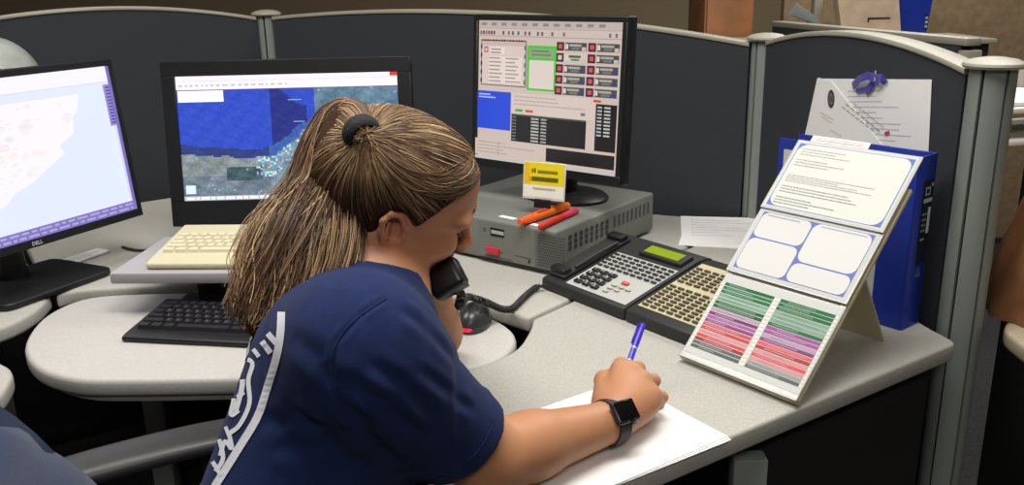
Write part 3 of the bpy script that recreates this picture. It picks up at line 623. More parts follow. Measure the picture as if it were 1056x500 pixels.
c = Card(); c.q(.012, .015, BWd-.055, BH-.02, (188, 188, 186)); o = c.build('cover_insert', M_print, bd, 0); o.matrix_basis = frame((-BWd, -.0003, 0), (1, 0, 0), (0, 0, 1), (0, -1, 0)); o['label'] = 'grey insert sheet'
c = Card(); c.q(.022, .115, BT-.006, .262, (22, 26, 40)); gr = (150, 176, 150)
c.q(.030, .236, .046, .250, gr); c.q(.033, .239, .043, .247, (22, 26, 40)); c.q(.048, .250, .054, .256, gr); c.lines(.026, .222, .054, .232, 1, (170, 190, 172), .7, (1, 1), .2); c.q(.044, .168, .053, .214, (190, 200, 190)); c.lines(.026, .17, .040, .208, 4, (120, 140, 124), .4, (1, 1), .3); c.lines(.028, .155, .040, .163, 1, gr, .5, (1, 1))
o = c.build('spine_label', M_print, bd, 0); o.matrix_basis = frame((.0037, 0, 0), (0, 1, 0), (0, 0, 1), (1, 0, 0))
c = Card()
for k in range(3):
    a = PI/2+k*2*PI/3; b2 = a+2*PI/3; p = V(math.cos(a), math.sin(a)); q = V(math.cos(b2), math.sin(b2)); c.poly([p*.011, q*.011, q*.0068, p*.0068], (96, 140, 120), k == 0)
o = c.build('recycling_mark', M_print, bd, 0); o.matrix_basis = frame((.0038, .034, .098), (0, 1, 0), (0, 0, 1), (1, 0, 0))

# ------------------------------------------------------------------ papers pinned to the end panel
pdir = unit((*(PR-PM), 0)); pn = unit((pdir[1], -pdir[0], 0))
if pn[0] > 0: pn = -pn
pface = V(*PM, 0)+pn*.0215
def onp(px, py, off=0.): 
    d = ray(px, py); p0 = pface+pn*off; return EYE+d*(np.dot(p0-EYE, pn)/np.dot(d, pn))
def pinned(name, label, quad, off, draw, group='sheets pinned to the end panel'):
    P = [onp(*q, off) for q in quad]                           # tl, tr, br, bl
    x = unit(P[1]-P[0]+P[2]-P[3]); y = unit(P[0]-P[3]); y = unit(y-x*np.dot(x, y)); z = np.cross(x, y); o = P[3]
    t = thing(name, label, 'paper', frame(o, x, y, z), group); L = [((np.dot(p-o, x)), np.dot(p-o, y)) for p in P]
    MB().prism([L[3], L[2], L[1], L[0]], 0, .0008).build('sheet', M_white, t, 0)
    w = max(L[1][0], L[2][0]); h = max(L[0][1], L[1][1]); c = Card(); draw(c, w, h); c.build('print', M_print, t, 0).matrix_basis = Matrix.Translation((0, 0, .0009)); return t
def dA(c, w, h): c.lines(w*.42, h*.12, w*.92, h*.86, 12, (172, 173, 180), .18, (.4, 1), .3)
def dB(c, w, h):
    pass
pinned('pinned_paper', 'upright printed sheet pinned to the end panel under the purple ribbon', [(843, 81), (961, 82), (957, 168), (826, 160)], .0006, dA)
t = pinned('pinned_paper', 'tilted sheet with a dark round seal pinned over the upright sheet', [(844, 80), (858, 84), (925, 168), (824, 166)], .0024, dB)
seal = onp(857, 102, .0036); t2 = t.matrix_world.inverted() @ Vector(seal)
c = Card(); c.poly([(.0135*math.cos(2*PI*k/24), .019*math.sin(2*PI*k/24)) for k in range(24)], (66, 62, 66)); c.poly([(.009*math.cos(2*PI*k/24), .0125*math.sin(2*PI*k/24)) for k in range(24)], (112, 106, 108)); c.lines(-.007, -.005, .007, .006, 3, (60, 56, 60), .4, (1, 1)); o = c.build('seal', M_print, t, 0); o.matrix_basis = Matrix.Translation((t2.x, t2.y, .0013)); o['label'] = 'dark round seal'
def strip(t, pts, col, wd, name, off=.0040):
    inv = t.matrix_world.inverted(); P = [inv @ Vector(onp(*p, off)) for p in pts]; c = Card()
    for a, b in zip(P[:-1], P[1:]):
        d = Vector((b.x-a.x, b.y-a.y)).normalized()*wd; n_ = (-d.y, d.x); c.add([(a.x-n_[0], a.y-n_[1], 0), (b.x-n_[0], b.y-n_[1], 0), (b.x+n_[0], b.y+n_[1], 0), (a.x+n_[0], a.y+n_[1], 0)], [(0, 1, 2, 3)], None, col)
    return c
inv = t.matrix_world.inverted(); cc = Card()
for (a, b, w_) in (((872, 107), (908, 136), .0016), ((868, 110), (902, 136), .0012), ((880, 106), (912, 132), .001), ((846, 116), (860, 124), .0009), ((847, 120), (858, 127), .0009), ((856, 134), (868, 141), .0009)):
    for k in range(7):
        u0, u1 = k/7, (k+.72)/7; q = strip(t, [(a[0]+(b[0]-a[0])*u0, a[1]+(b[1]-a[1])*u0), (a[0]+(b[0]-a[0])*u1, a[1]+(b[1]-a[1])*u1)], (168, 164, 170), w_, ''); cc.add(q.v, q.f, None, (168, 164, 170))
q = strip(t, [(912, 138), (917, 136)], (210, 60, 70), .003, ''); cc.add(q.v, q.f, None, (206, 60, 74))
o = cc.build('lettering', M_print, t, 0)
for v in o.data.vertices: v.co.z = .0013
# ribbon and pin
rp_ = onp(903, 81, .004); rb = thing('ribbon_bow', 'purple ribbon bow pinned above the papers on the end panel', 'ribbon', frame(rp_, pdir, (0, 0, 1), pn))
M_pur = mat('purple_ribbon', (56, 40, 150), .45, sheen=.3)
invr = rb.matrix_world.inverted(); rr = lambda px, py, off=.006: invr @ Vector(onp(px, py, off))
def ribbon(name, pts, wd):
    P = [rr(*p) for p in pts]; b = MB(); vs = []
    for i, p in enumerate(P):
        d = (P[min(i+1, len(P)-1)]-P[max(i-1, 0)]).normalized(); n_ = Vector((-d.y, d.x, 0))*wd
        vs += [p-n_, p+n_, p+n_+Vector((0, 0, -.0015)), p-n_+Vector((0, 0, -.0015))]
    fs = []
    for i in range(len(P)-1):
        for k in range(4): fs.append((i*4+k, i*4+(k+1) % 4, i*4+4+(k+1) % 4, i*4+4+k))
    fs += [(3, 2, 1, 0), tuple(range(len(P)*4-4, len(P)*4))]
    b.add(vs, fs); return b.build(name, M_pur, rb, 30)
ribbon('loop', [(902, 81, .008), (894, 78, .013), (885, 82, .011), (879, 89, .006)], .0075)
ribbon('loop', [(902, 81, .008), (908, 80, .013), (913, 86, .006)], .0075)
ribbon('tail', [(901, 83, .006), (894, 91, .007), (883, 94, .005)], .0045)
ribbon('tail', [(902, 83, .006), (898, 91, .008), (893, 97, .005)], .0030)
ribbon('knot', [(898, 79, .012), (906, 84, .012)], .0085)
q0 = rr(903, 73, .008); q1 = rr(902, 84, .013)
o = MB().tube([q0, q1], .0018, 8).build('pin', M_steel, rb)

# ------------------------------------------------------------------ lamp behind the light map monitor
lp = V(-1.315, 2.285)
lamp = thing('desk_lamp', 'pale grey rounded shade with a dark slot rising behind the light map monitor', 'lamp', Matrix.Translation((lp[0], lp[1], ZT+.0005)))
MB().lathe([(0, 0), (.075, 0), (.075, .008), (.02, .018), (.012, .03), (.010, .36), (0, .36)], 24).build('stand', M_dark, lamp)
prof = [(.118*math.cos(a), .352+.135*math.sin(a)) for a in [PI/2*k/12 for k in range(13)]]
MB().lathe([(.112, .352), *prof[:-1], (0, .487)], 40).lathe([(0, .353), (.112, .353)], 40).build('shade', mat('frosted_white', (150, 153, 148), .35, var=.08, vscale=12), lamp)
sp = []
for k in range(9):
    a = math.radians(-78+k*6); el = math.radians(40-k*3.6); sp.append((.1195*math.cos(el)*math.cos(a), .1195*math.cos(el)*math.sin(a), .352+.1365*math.sin(el)))
MB().tube(sp, .0065, 8).build('slot', M_dark, lamp)

# ------------------------------------------------------------------ small things on the corner desk
pq = at(93, 262, ZT)
t = thing('label_card', 'small white card on the desk beside the light map monitor foot', 'card', yawM((pq[0], pq[1]-.03, ZT+.0006), 65))
MB().box((0, 0, .003), (.11, .045, .005), .001, 1).build('card', M_white, t); c = Card(); c.lines(-.05, -.018, .05, .016, 3, (170, 170, 172), .35, (.6, 1)); c.build('print', M_print, t, 0).matrix_basis = Matrix.Translation((0, 0, .0057))
b = MB().tube(smooth_curve([(-.93, 2.02, ZT+.005), (-.87, 1.99, ZT+.0045), (-.80, 2.03, ZT+.0045), (-.74, 2.13, ZT+.0045), (-.76, 2.28, ZT+.0045)], 6), .0032, 8); o = b.build('monitor_cable', M_dark); tag(o, 'thin dark cable curving over the corner desk between the map monitors', 'cable')

# ------------------------------------------------------------------ neighbouring cubicle past the end panel
nb = [(.842, 1.30), (.848, 1.42), (1.0, 1.62), (1.9, 1.72), (1.9, 1.0), (.95, 1.0)]
t = surface('neighbour_worksurface', 'beige desk edge beyond the end post, under the tan bag', round_poly(nb, [.06, .03, 0, 0, 0, .06]), m=mat('beige_laminate', (178, 164, 138), .5, var=.05, vscale=200))
for (lx, ly) in ((1.0, 1.1), (1.8, 1.1), (1.8, 1.6)): MB().box((lx, ly, .348), (.05, .05, .69), .004).build('leg', M_post, t)
M_tan = mat('tan_leather', (140, 94, 62), .5, bump=.5, bscale=40, var=.12, vscale=9)
bg = thing('hand_bag', 'slouching tan leather bag standing on the desk beyond the end post', 'bag', yawM((.985, 1.50, ZT+.0008), 20))
vs, fs = [], []; NZ, NA = 14, 36
for i in range(NZ):
    z = i/(NZ-1); 
    for k in range(NA):
        a = 2*PI*k/NA; rx = .125*(1-.22*z+.05*math.sin(3*z)); ry = .075*(1-.62*z*z); w_ = 1+.055*math.sin(5*a+4*z)*z+.04*math.sin(9*a-6*z)
        sx = abs(math.cos(a))**.7*math.copysign(1, math.cos(a)); sy = abs(math.sin(a))**.7*math.copysign(1, math.sin(a))
        vs.append((rx*sx*w_, ry*sy*w_, z*.235-.012*z*math.cos(a)**2+.008*math.sin(3*a)*z))
for i in range(NZ-1):
    for k in range(NA): fs.append((i*NA+k, i*NA+(k+1) % NA, (i+1)*NA+(k+1) % NA, (i+1)*NA+k))
fs += [tuple(range(NA))[::-1], tuple(range((NZ-1)*NA, NZ*NA))]
MB().add(vs, fs).build('body', M_tan, bg, 70)
for s in (-1, 1): MB().tube(smooth_curve([(-.06, .026*s, .20), (-.05, .045*s, .26), (0, .055*s, .275), (.05, .045*s, .26), (.06, .026*s, .20)], 6), .006, 10).build('handle', M_tan, bg)
pb = thing('document_tray', 'pale tray stack on the neighbouring desk, just past the end post', 'tray', yawM((1.10, 1.90, 0), 12))
MB().box((0, 0, 1.055), (.30, .24, .012), .003).box((0, .115, 1.08), (.30, .01, .06), .003).box((0, 0, .99), (.30, .24, .012), .003).build('shelf', mat('pale_plastic', (202, 200, 190), .5), pb)
for sx in (-.14, .14): MB().box((sx, .0, .53), (.012, .22, 1.06), .002).build('side', M_groove, pb)
o = MB().box((-.02, 0, 1.066), (.21, .2, .008), .001, 1).build('papers', M_white, pb)

# second row of partitions with shelves of files behind
A = aty(1000, 47, 2.30); B = aty(797, 19, 3.35)
ra = thing('cubicle_panel', 'dark partition panel of the next row, straight beige rail with a square end', 'partition panel', yawM((A[0], A[1], 0), math.degrees(math.atan2(B[1]-A[1], B[0]-A[0]))), 'cubicle partition panels')
RL = math.hypot(B[0]-A[0], B[1]-A[1]); RLx = RL-.05; zt_ = (A[2]+B[2])/2
MB().box((RLx/2+.012, 0, zt_/2), (RLx, .04, zt_-.03), .002).build('fabric', M_fabric, ra)
MB().box((RLx/2, 0, zt_-.004), (RLx+.03, .046, .020), .004).build('top_trim', M_trim, ra)
MB().box((-.005, 0, zt_/2-.01), (.03, .05, zt_-.03), .004).build('end_trim', M_trim, ra)
M_wood = mat('orange_wood', (150, 98, 58), .5, bump=.2, bscale=60, var=.12, vscale=6)
def zbot(py, D): return dep(600, py, D)[2]
# tall wooden cabinet, filing post, beige folder and blue binder on a long low bookcase
bcx = thing('bookcase', 'long dark low bookcase standing behind the next row of partitions', 'bookcase', Matrix.Translation((1.30, 3.82, 0)))
MB().box((0, 0, .525), (1.3, .36, 1.03), .006).build('case', M_dark, bcx); MB().box((0, -.01, 1.05), (1.33, .40, .02), .004).build('top', M_trim, bcx)
for k in range(4): MB().box((-.48+k*.32, -.184, .53), (.30, .012, .94), .003).build('door', M_dkpanel, bcx)
q = dep(778, 20, 3.4)
wc = thing('wooden_cabinet', 'orange brown wooden cabinet rising behind the middle partition post', 'cabinet', Matrix.Translation((1.01, 4.24, 0)))
MB().box((-.02, 0, .7), (.22, .36, 1.4), .006).build('case', M_wood, wc); MB().box((-.02, -.186, .7), (.20, .012, 1.34), .003).build('door', M_wood, wc); MB().box((.06, -.198, .95), (.012, .02, .12), .003).build('handle', M_steel, wc)
def up(px, D): return dep(px, 20, D)[0]
D = 3.62; xb = up(893, D)
fo = thing('file_folder', 'slanting beige folder with a dark line on the bookcase, beside the blue binder', 'folder', frame((xb, 3.72, 1.0605), (1, 0, 0), (0, 1, 0), (0, 0, 1)))
MB().prism([(-.10, 0), (.14, 0), (.10, .24), (-.15, .24)], -.03, .03, M=Matrix(((1, 0, 0, 0), (0, 0, -1, 0), (0, 1, 0, 0), (0, 0, 0, 1)))).build('cover', mat('buff_card', (190, 168, 142), .8, var=.05, vscale=15), fo, 30)
MB().box((.04, -.0315, .085), (.09, .002, .006)).box((-.003, -.0315, .079), (.006, .002, .016)).build('clip', M_groove, fo)
xb = up(946, D)
b2 = thing('ring_binder', 'blue ring binder tapering downwards on the bookcase in the next row', 'binder', frame((xb, 3.84, 1.0605), (1, 0, 0), (0, 1, 0), (0, 0, 1)))
MB().prism([(-.06, 0), (.075, 0), (.098, .27), (-.12, .27)], -.05, .05, bev=.003, M=Matrix(((1, 0, 0, 0), (0, 0, -1, 0), (0, 1, 0, 0), (0, 0, 0, 1)))).build('cover', M_blue, b2, 30)
c = Card(); c.q(0, 0, .016, .06, (24, 30, 60)); c.lines(.002, .004, .014, .056, 3, (150, 160, 180), .6, (1, 1)); c.build('spine_label', M_print, b2, 0).matrix_basis = frame((.062, -.0512, .03), (1, 0, 0), (0, 0, 1), (0, -1, 0))
xb = up(853, D)
fp_ = thing('shelf_upright', 'narrow cream upright standing on the bookcase beside the beige folder', 'upright', frame((xb, 3.86, 1.0605), (1, 0, 0), (0, 1, 0), (0, 0, 1)))
MB().box((0, 0, .12), (.034, .05, .24), .003).build('post', M_trim, fp_); MB().box((0, 0, .004), (.07, .09, .008), .002).build('foot', M_trim, fp_)
xb = up(826, D)
hp = thing('stapler', 'grey metal stapler with a bright bar standing on the bookcase', 'stapler', frame((xb, 3.72, 1.0605), (1, 0, 0), (0, 1, 0), (0, 0, 1)))
Mv = Matrix(((1, 0, 0, 0), (0, 0, -1, 0), (0, 1, 0, 0), (0, 0, 0, 1)))
MB().prism([(-.08, .0), (.085, .0), (.085, .02), (-.08, .02)], -.025, .025, bev=.003, M=Mv).build('base', M_steel, hp, 30)
MB().prism([(-.07, .10), (-.03, .15), (.05, .10), (.085, .055), (.085, .035), (.03, .075), (-.04, .10)], -.02, .02, bev=.003, M=Mv).build('arm', M_post, hp, 30)
MB().box((.035, 0, .045), (.02, .03, .06), .004).build('upright', M_steel, hp)
tw = thing('cubicle_panel', 'tan partition panel standing farthest back, behind the blue binder', 'partition panel', Matrix.Translation((2.35, 4.3, 0)), 'cubicle partition panels')
MB().box((0, 0, .82), (2.1, .05, 1.6), .004).build('fabric', mat('tan_fabric', (150, 128, 98), .95, bump=.5, bscale=250, var=.06, vscale=30), tw); MB().box((0, 0, 1.63), (2.12, .06, .03), .004).build('top_trim', M_trim, tw)
MB().box((0, 0, .012), (2.1, .06, .024), .004).build('base_trim', M_groove, tw)

# ------------------------------------------------------------------ chairs
M_chair = mat('navy_upholstery', (26, 40, 72), .9, bump=.4, bscale=500, sheen=.2)
M_shell = mat('navy_shell', (24, 36, 62), .6)
M_arm = mat('arm_pad', (52, 51, 50), .42, spec=.45)
cy = math.radians(26); S = V(-.285, .955)
ch = thing('office_chair', 'blue office chair with black armrests that the woman sits on', 'chair', yawM((S[0], S[1], 0), 26))
MB().box((.0, 0, .425), (.46, .44, .07), .03, 4).build('seat', M_chair, ch)
MB().box((.0, 0, .378), (.42, .40, .02), .008).build('seat_pan', M_black, ch)
def backshape(off, thick, w, z0, z1, bulge):
    vs, fs = [], []; nu, nw = 14, 14
    for side in (0, 1):
        for i in range(nu+1):
            z = z0+(z1-z0)*i/nu; u = i/nu
            for j in range(nw+1):
                s_ = -1+2*j/nw; wr = w*(1-.30*max(0, (u-.72)/.28)**2.2-.12*max(0, (.2-u)/.2)**2); y = wr*s_
                curve = -.05*u*u+bulge*math.sin(PI*min(1, u*1.25))*.9+.045*s_*s_
                x = off+curve+(thick*(1-.5*s_**6)*(1-.5*(2*u-1)**8) if side == 0 else 0)
                vs.append((x, y, z))
    n1 = (nu+1)*(nw+1); idx = lambda sd, i, j: sd*n1+i*(nw+1)+j
    for i in range(nu):
        for j in range(nw):
            fs.append((idx(0, i, j), idx(0, i, j+1), idx(0, i+1, j+1), idx(0, i+1, j))); fs.append((idx(1, i, j), idx(1, i+1, j), idx(1, i+1, j+1), idx(1, i, j+1)))
    for i in range(nu):
        for j in (0, nw): a = (idx(0, i, j), idx(0, i+1, j), idx(1, i+1, j), idx(1, i, j)); fs.append(a if j == 0 else a[::-1])
    for j in range(nw):
        for i in (0, nu): a = (idx(0, i, j), idx(1, i, j), idx(1, i, j+1), idx(0, i, j+1)); fs.append(a if i == 0 else a[::-1])
    return MB().add(vs, fs)
backshape(-.312, .055, .235, .50, .82, .055).build('backrest', M_chair, ch, 60)
o = backshape(-.336, .022, .228, .53, .905, .055).build('back_shell', M_shell, ch, 60); o['label'] = 'darker navy shell'
MB().tube([(-.10, 0, .37), (-.28, 0, .38), (-.335, 0, .46), (-.325, 0, .60)], .018, 10).build('back_stem', M_black, ch)
MB().lathe([(0, .12), (.025, .12), (.025, .30), (.018, .30), (.018, .37), (0, .37)], 18).build('gas_lift', M_black, ch)
arm = MB()
pth = smooth_curve([(-.215, 0, -.018), (-.185, 0, -.004), (-.12, 0, .004), (0, 0, .008), (.09, 0, .004), (.12, 0, -.008)], 5)
vs, fs = [], []; nn_ = 16
for i, p in enumerate(pth):
    u = i/(len(pth)-1); wv = .040*(1-.55*abs(2*u-1)**6); 
    for k in range(nn_):
        a = 2*PI*k/nn_; cx2 = abs(math.cos(a))**.6*math.copysign(1, math.cos(a)); sx2 = abs(math.sin(a))**.6*math.copysign(1, math.sin(a)); vs.append((p[0], wv*cx2, p[2]+.014*sx2*(1-.4*abs(2*u-1)**6)))
for i in range(len(pth)-1):
    for k in range(nn_): fs.append((i*nn_+k, (i+1)*nn_+k, (i+1)*nn_+(k+1) % nn_, i*nn_+(k+1) % nn_))
fs += [tuple(range(nn_)), tuple(range((len(pth)-1)*nn_, len(pth)*nn_))[::-1]]
a0 = MB().add(vs, fs).build('armrest', M_arm, ch, 60); a0.matrix_basis = Matrix.Translation((-.095, .285, .672)); copies(a0, 'armrest', ch, [Matrix.Translation((-.06, -.285, .655))])
for s, z in ((1, .665), (-1, .648)): MB().tube([(-.02, .17*s, .385), (-.03, .27*s, .385), (-.05, .287*s, .45), (-.06, .287*s, z)], .013, 10).build('arm_support', M_black, ch)
lg_ = MB().tube([(.02, 0, .105), (.16, 0, .09), (.285, 0, .07)], [.024, .02, .015], 10).build('base_leg', M_black, ch); lg_.matrix_basis = Matrix.Rotation(.3, 4, 'Z'); copies(lg_, 'base_leg', ch, [Matrix.Rotation(.3+k*2*PI/5, 4, 'Z') for k in range(1, 5)])
cs = MB().lathe([(0, -.012), (.022, -.012), (.027, -.006), (.027, .006), (.022, .012), (0, .012)], 16, M=Matrix.Translation((.285, 0, .028)) @ Matrix.Rotation(PI/2, 4, 'X')).box((.285, 0, .055), (.016, .016, .03)).build('caster', M_black, ch); cs.matrix_basis = Matrix.Rotation(.3, 4, 'Z'); copies(cs, 'caster', ch, [Matrix.Rotation(.3+k*2*PI/5, 4, 'Z') for k in range(1, 5)])
# ------------------------------------------------------------------ implicit-surface modelling for the figure
class Field:
    def __init__(s, lo, hi, h):
        s.lo = np.array(lo, np.float32); s.h = h; s.n = np.ceil((np.array(hi)-s.lo)/h).astype(int)+1; s.f = np.full(s.n, .05, np.float32)
    def sub(s, lo, hi, pad):
        a = np.maximum(0, np.floor((np.array(lo)-pad-s.lo)/s.h).astype(int)); b = np.minimum(s.n, np.ceil((np.array(hi)+pad-s.lo)/s.h).astype(int)+1)
        if (b <= a).any(): return None, None
        g = [s.lo[i]+s.h*np.arange(a[i], b[i], dtype=np.float32) for i in range(3)]
        return (slice(a[0], b[0]), slice(a[1], b[1]), slice(a[2], b[2])), np.stack(np.meshgrid(*g, indexing='ij'), -1)
    def put(s, fn, lo, hi, k=.01, op='u', pad=.035):
        sl, P = s.sub(lo, hi, pad)
        if sl is None: return s
        d = fn(P).astype(np.float32); a = s.f[sl]
        if op == 's': d = -d; h = np.clip(.5-.5*(d-a)/k, 0, 1) if 0 else None; t = np.clip(.5-.5*(d-a)/k, 0, 1); s.f[sl] = a*t+d*(1-t)+k*t*(1-t) if 0 else np.maximum(a, d)+np.maximum(k-np.abs(a-d), 0)**2/(4*k)
        elif op == 'i': s.f[sl] = np.maximum(a, d)
        else: s.f[sl] = np.minimum(a, d)-np.maximum(k-np.abs(a-d), 0)**2/(4*k)
        return s
    def cone(s, a, b, ra, rb, k=.01, op='u'):
        a = np.array(a, np.float32); b = np.array(b, np.float32); ba = b-a; L2 = float(ba@ba)
        def fn(P):
            t = np.clip(((P-a)@ba)/L2, 0, 1); return np.linalg.norm(P-a-t[..., None]*ba, axis=-1)-(ra+(rb-ra)*t)
        r = max(ra, rb); return s.put(fn, np.minimum(a, b)-r, np.maximum(a, b)+r, k, op)
    def chain(s, pts, rs, k=.006):
        for i in range(len(pts)-1): s.cone(pts[i], pts[i+1], rs[i], rs[i+1], k)
        return s
    def ell(s, c, r, R=None, k=.01, op='u'):
        c = np.array(c, np.float32); r = np.array(r, np.float32); R = np.eye(3) if R is None else np.array(R)   # rows of R: the axes
        def fn(P):
            q = (P-c)@R.T.astype(np.float32); k0 = np.linalg.norm(q/r, axis=-1); k1 = np.linalg.norm(q/(r*r), axis=-1)+1e-9; return k0*(k0-1)/k1
        m = float(r.max()); ext = np.sqrt(((R*r[:, None])**2).sum(0)); return s.put(fn, c-ext, c+ext, k, op)
    def surface(s, iters=1):
        f = s.f; S = f < 0; n = S.shape; cnt = np.zeros((n[0]-1, n[1]-1, n[2]-1), np.int8)
        offs = [(i, j, k) for i in (0, 1) for j in (0, 1) for k in (0, 1)]
        for (i, j, k) in offs: cnt += S[i:n[0]-1+i, j:n[1]-1+j, k:n[2]-1+k]
        idx = np.argwhere((cnt > 0) & (cnt < 8)); N = len(idx)
        vals = np.stack([f[idx[:, 0]+i, idx[:, 1]+j, idx[:, 2]+k] for (i, j, k) in offs], 1); acc = np.zeros((N, 3)); ct = np.zeros(N)
        for a in range(8):
            for ax in range(3):
                o = list(offs[a])
                if o[ax]: continue
                o[ax] = 1; b = offs.index(tuple(o)); va, vb = vals[:, a], vals[:, b]; m = (va < 0) != (vb < 0); t = va[m]/(va[m]-vb[m])
                p = np.tile(np.array(offs[a], float), (m.sum(), 1)); p[:, ax] = t; acc[m] += p; ct[m] += 1
        v = (idx+acc/ct[:, None])*s.h+s.lo
        ids = np.full(cnt.shape, -1, np.int32); ids[tuple(idx.T)] = np.arange(N); faces = []
        for ax in range(3):
            A = [slice(1, -1)]*3; A[ax] = slice(0, -1); B = list(A); B[ax] = slice(1, None); sa, sb = S[tuple(A)], S[tuple(B)]
            e = np.argwhere(sa != sb); flip = sa[tuple(e.T)]; q = e+1; q[:, ax] -= 1; u, w = [(1, 2), (2, 0), (0, 1)][ax]; g = []
            for du, dw in ((-1, -1), (0, -1), (0, 0), (-1, 0)): c = q.copy(); c[:, u] += du; c[:, w] += dw; g.append(ids[tuple(c.T)])
            g = np.stack(g, 1); g[~flip] = g[~flip][:, ::-1]; faces.append(g)
        fc = np.concatenate(faces); fc = fc[(fc >= 0).all(1)]
        for _ in range(iters):
            acc = v.copy(); ct = np.ones(N)
            for a, b in ((0, 1), (1, 2), (2, 3), (3, 0)):
                np.add.at(acc, fc[:, a], v[fc[:, b]]); np.add.at(acc, fc[:, b], v[fc[:, a]]); np.add.at(ct, fc[:, a], 1); np.add.at(ct, fc[:, b], 1)
            v = acc/ct[:, None]
        return v, fc
def np_mesh(name, v, f, m, parent, col=None):
    me = bpy.data.meshes.new(name); me.vertices.add(len(v)); me.vertices.foreach_set('co', np.asarray(v, np.float32).ravel()); f = np.asarray(f); nf, k = f.shape
    me.loops.add(nf*k); me.loops.foreach_set('vertex_index', f.ravel().astype(np.int32)); me.polygons.add(nf); me.polygons.foreach_set('loop_start', np.arange(0, nf*k, k, dtype=np.int32)); me.polygons.foreach_set('use_smooth', np.ones(nf, bool))
    me.update(); me.validate()
    if col is not None: a = me.color_attributes.new('col', 'FLOAT_COLOR', 'POINT'); a.data.foreach_set('color', np.asarray(col, np.float32).ravel())
    o = bpy.data.objects.new(name, me); me.materials.append(m); C.objects.link(o); o.parent = parent; return o

# ------------------------------------------------------------------ pose
hy, hp_, hr = math.radians(HY), math.radians(HP), math.radians(HR)
Fh = V(math.cos(hy)*math.cos(hp_), math.sin(hy)*math.cos(hp_), -math.sin(hp_)); Lh = V(-math.sin(hy), math.cos(hy), 0); Uh = np.cross(Fh, Lh)
Lh, Uh = Lh*math.cos(hr)-Uh*math.sin(hr), Uh*math.cos(hr)+Lh*math.sin(hr)          # lean towards her far shoulder
ear = dep(409, 240, 1.105); TR = ear+Lh*.0745                                        # middle of the head at ear level
hd = lambda f, l, u: TR+Fh*f+Lh*l+Uh*u
RH = np.array([Fh, Lh, Uh])
by_ = math.radians(BY); Fb = V(math.cos(by_), math.sin(by_), 0); Lb = V(-math.sin(by_), math.cos(by_), 0)
neck = dep(386, 306, 1.125); chest = V(-.212, 1.06, .855); waist = V(-.268, 1.01, .70); pelvis = V(-.33, .975, .570)
shR = dep(374, 358, .925); shL = V(-.275, 1.235, .930)
elR = dep(502, 473, 1.046); wrR = dep(632, 434, 1.160)
elL = V(-.130, 1.345, .775); wrL = V(-.126, 1.262, .892)
PERSON = thing('person', 'woman in a navy T-shirt with a long ponytail, writing while holding a telephone receiver', 'person', Matrix.Translation((pelvis[0], pelvis[1], 0)))
INV = V(pelvis[0], pelvis[1], 0)

B = Field((-.52, .62, .0), (.28, 1.50, 1.26), .0026)
# torso, hips, legs (under the clothes)
RB = np.array([Fb, Lb, [0, 0, 1]])
B.ell(pelvis+V(0, 0, .02), (.11, .155, .085), RB, .03); B.ell(waist, (.095, .145, .10), RB, .05); B.ell(chest, (.09, .145, .13), RB, .05); B.cone(waist, pelvis, .09, .10, .04)
B.cone(shR, shL, .045, .045, .04)
for s in (1, -1):
    hip = pelvis+Lb*.085*s+V(0, 0, -.01); knee = hip+Fb*.40+V(0, 0, .015)+Lb*.03*s; ank = knee+V(.0, 0, -.43)+Fb*.02; ank[2] = .085
    B.cone(hip, knee, .078, .055, .03); B.cone(knee, ank, .055, .038, .02); B.cone(ank, ank+Fb*.13-V(0, 0, .045), .035, .026, .02); B.cone(ank, ank-Fb*.03-V(0, 0, .045), .032, .03, .02)
# neck and head
B.cone(neck-V(0, 0, .02), hd(-.024, 0, -.03), .060, .056, .03); B.cone(hd(-.005, 0, -.03), neck+Fb*.02+V(0, 0, -.005), .050, .050, .03)
B.ell(hd(-.004, 0, .037), (.094, .073, .083), RH, .01); B.ell(hd(.028, 0, .015), (.068, .068, .075), RH, .02)
B.cone(hd(.034, 0, -.026), hd(.056, 0, -.080), .055, .027, .02); B.ell(hd(.068, 0, -.093), (.017, .019, .015), RH, .015)
for s in (1, -1):
    B.cone(hd(.010, .055*s, -.042), hd(.060, .015*s, -.092), .017, .013, .02)
    B.ell(hd(.060, .040*s, -.020), (.026, .024, .022), RH, .02); B.ell(hd(.082, .028*s, .022), (.017, .034, .012), RH, .014)
B.cone(hd(.082, 0, .030), hd(.090, 0, .022), .016, .014, .02); B.ell(hd(.058, 0, .060), (.040, .058, .040), RH, .02)
for s in (1, -1): B.ell(hd(.099, .031*s, .004), (.018, .018, .012), RH, .012, 's')
for s in (1, -1): B.ell(hd(.077, .031*s, .003), (.0135, .0145, .0125), RH, .003)
B.cone(hd(.090, 0, .014), hd(.106, 0, -.025), .0075, .0105, .010); B.ell(hd(.105, 0, -.029), (.0125, .0115, .0105), RH, .006)
for s in (1, -1): B.ell(hd(.101, .0125*s, -.034), (.011, .0075, .008), RH, .006)
B.ell(hd(.082, 0, -.056), (.013, .027, .010), RH, .010); B.ell(hd(.0905, 0, -.0530), (.008, .021, .0055), RH, .004); B.ell(hd(.0885, 0, -.0645), (.008, .018, .006), RH, .004); B.ell(hd(.099, 0, -.0585), (.006, .024, .0014), RH, .003, 's')
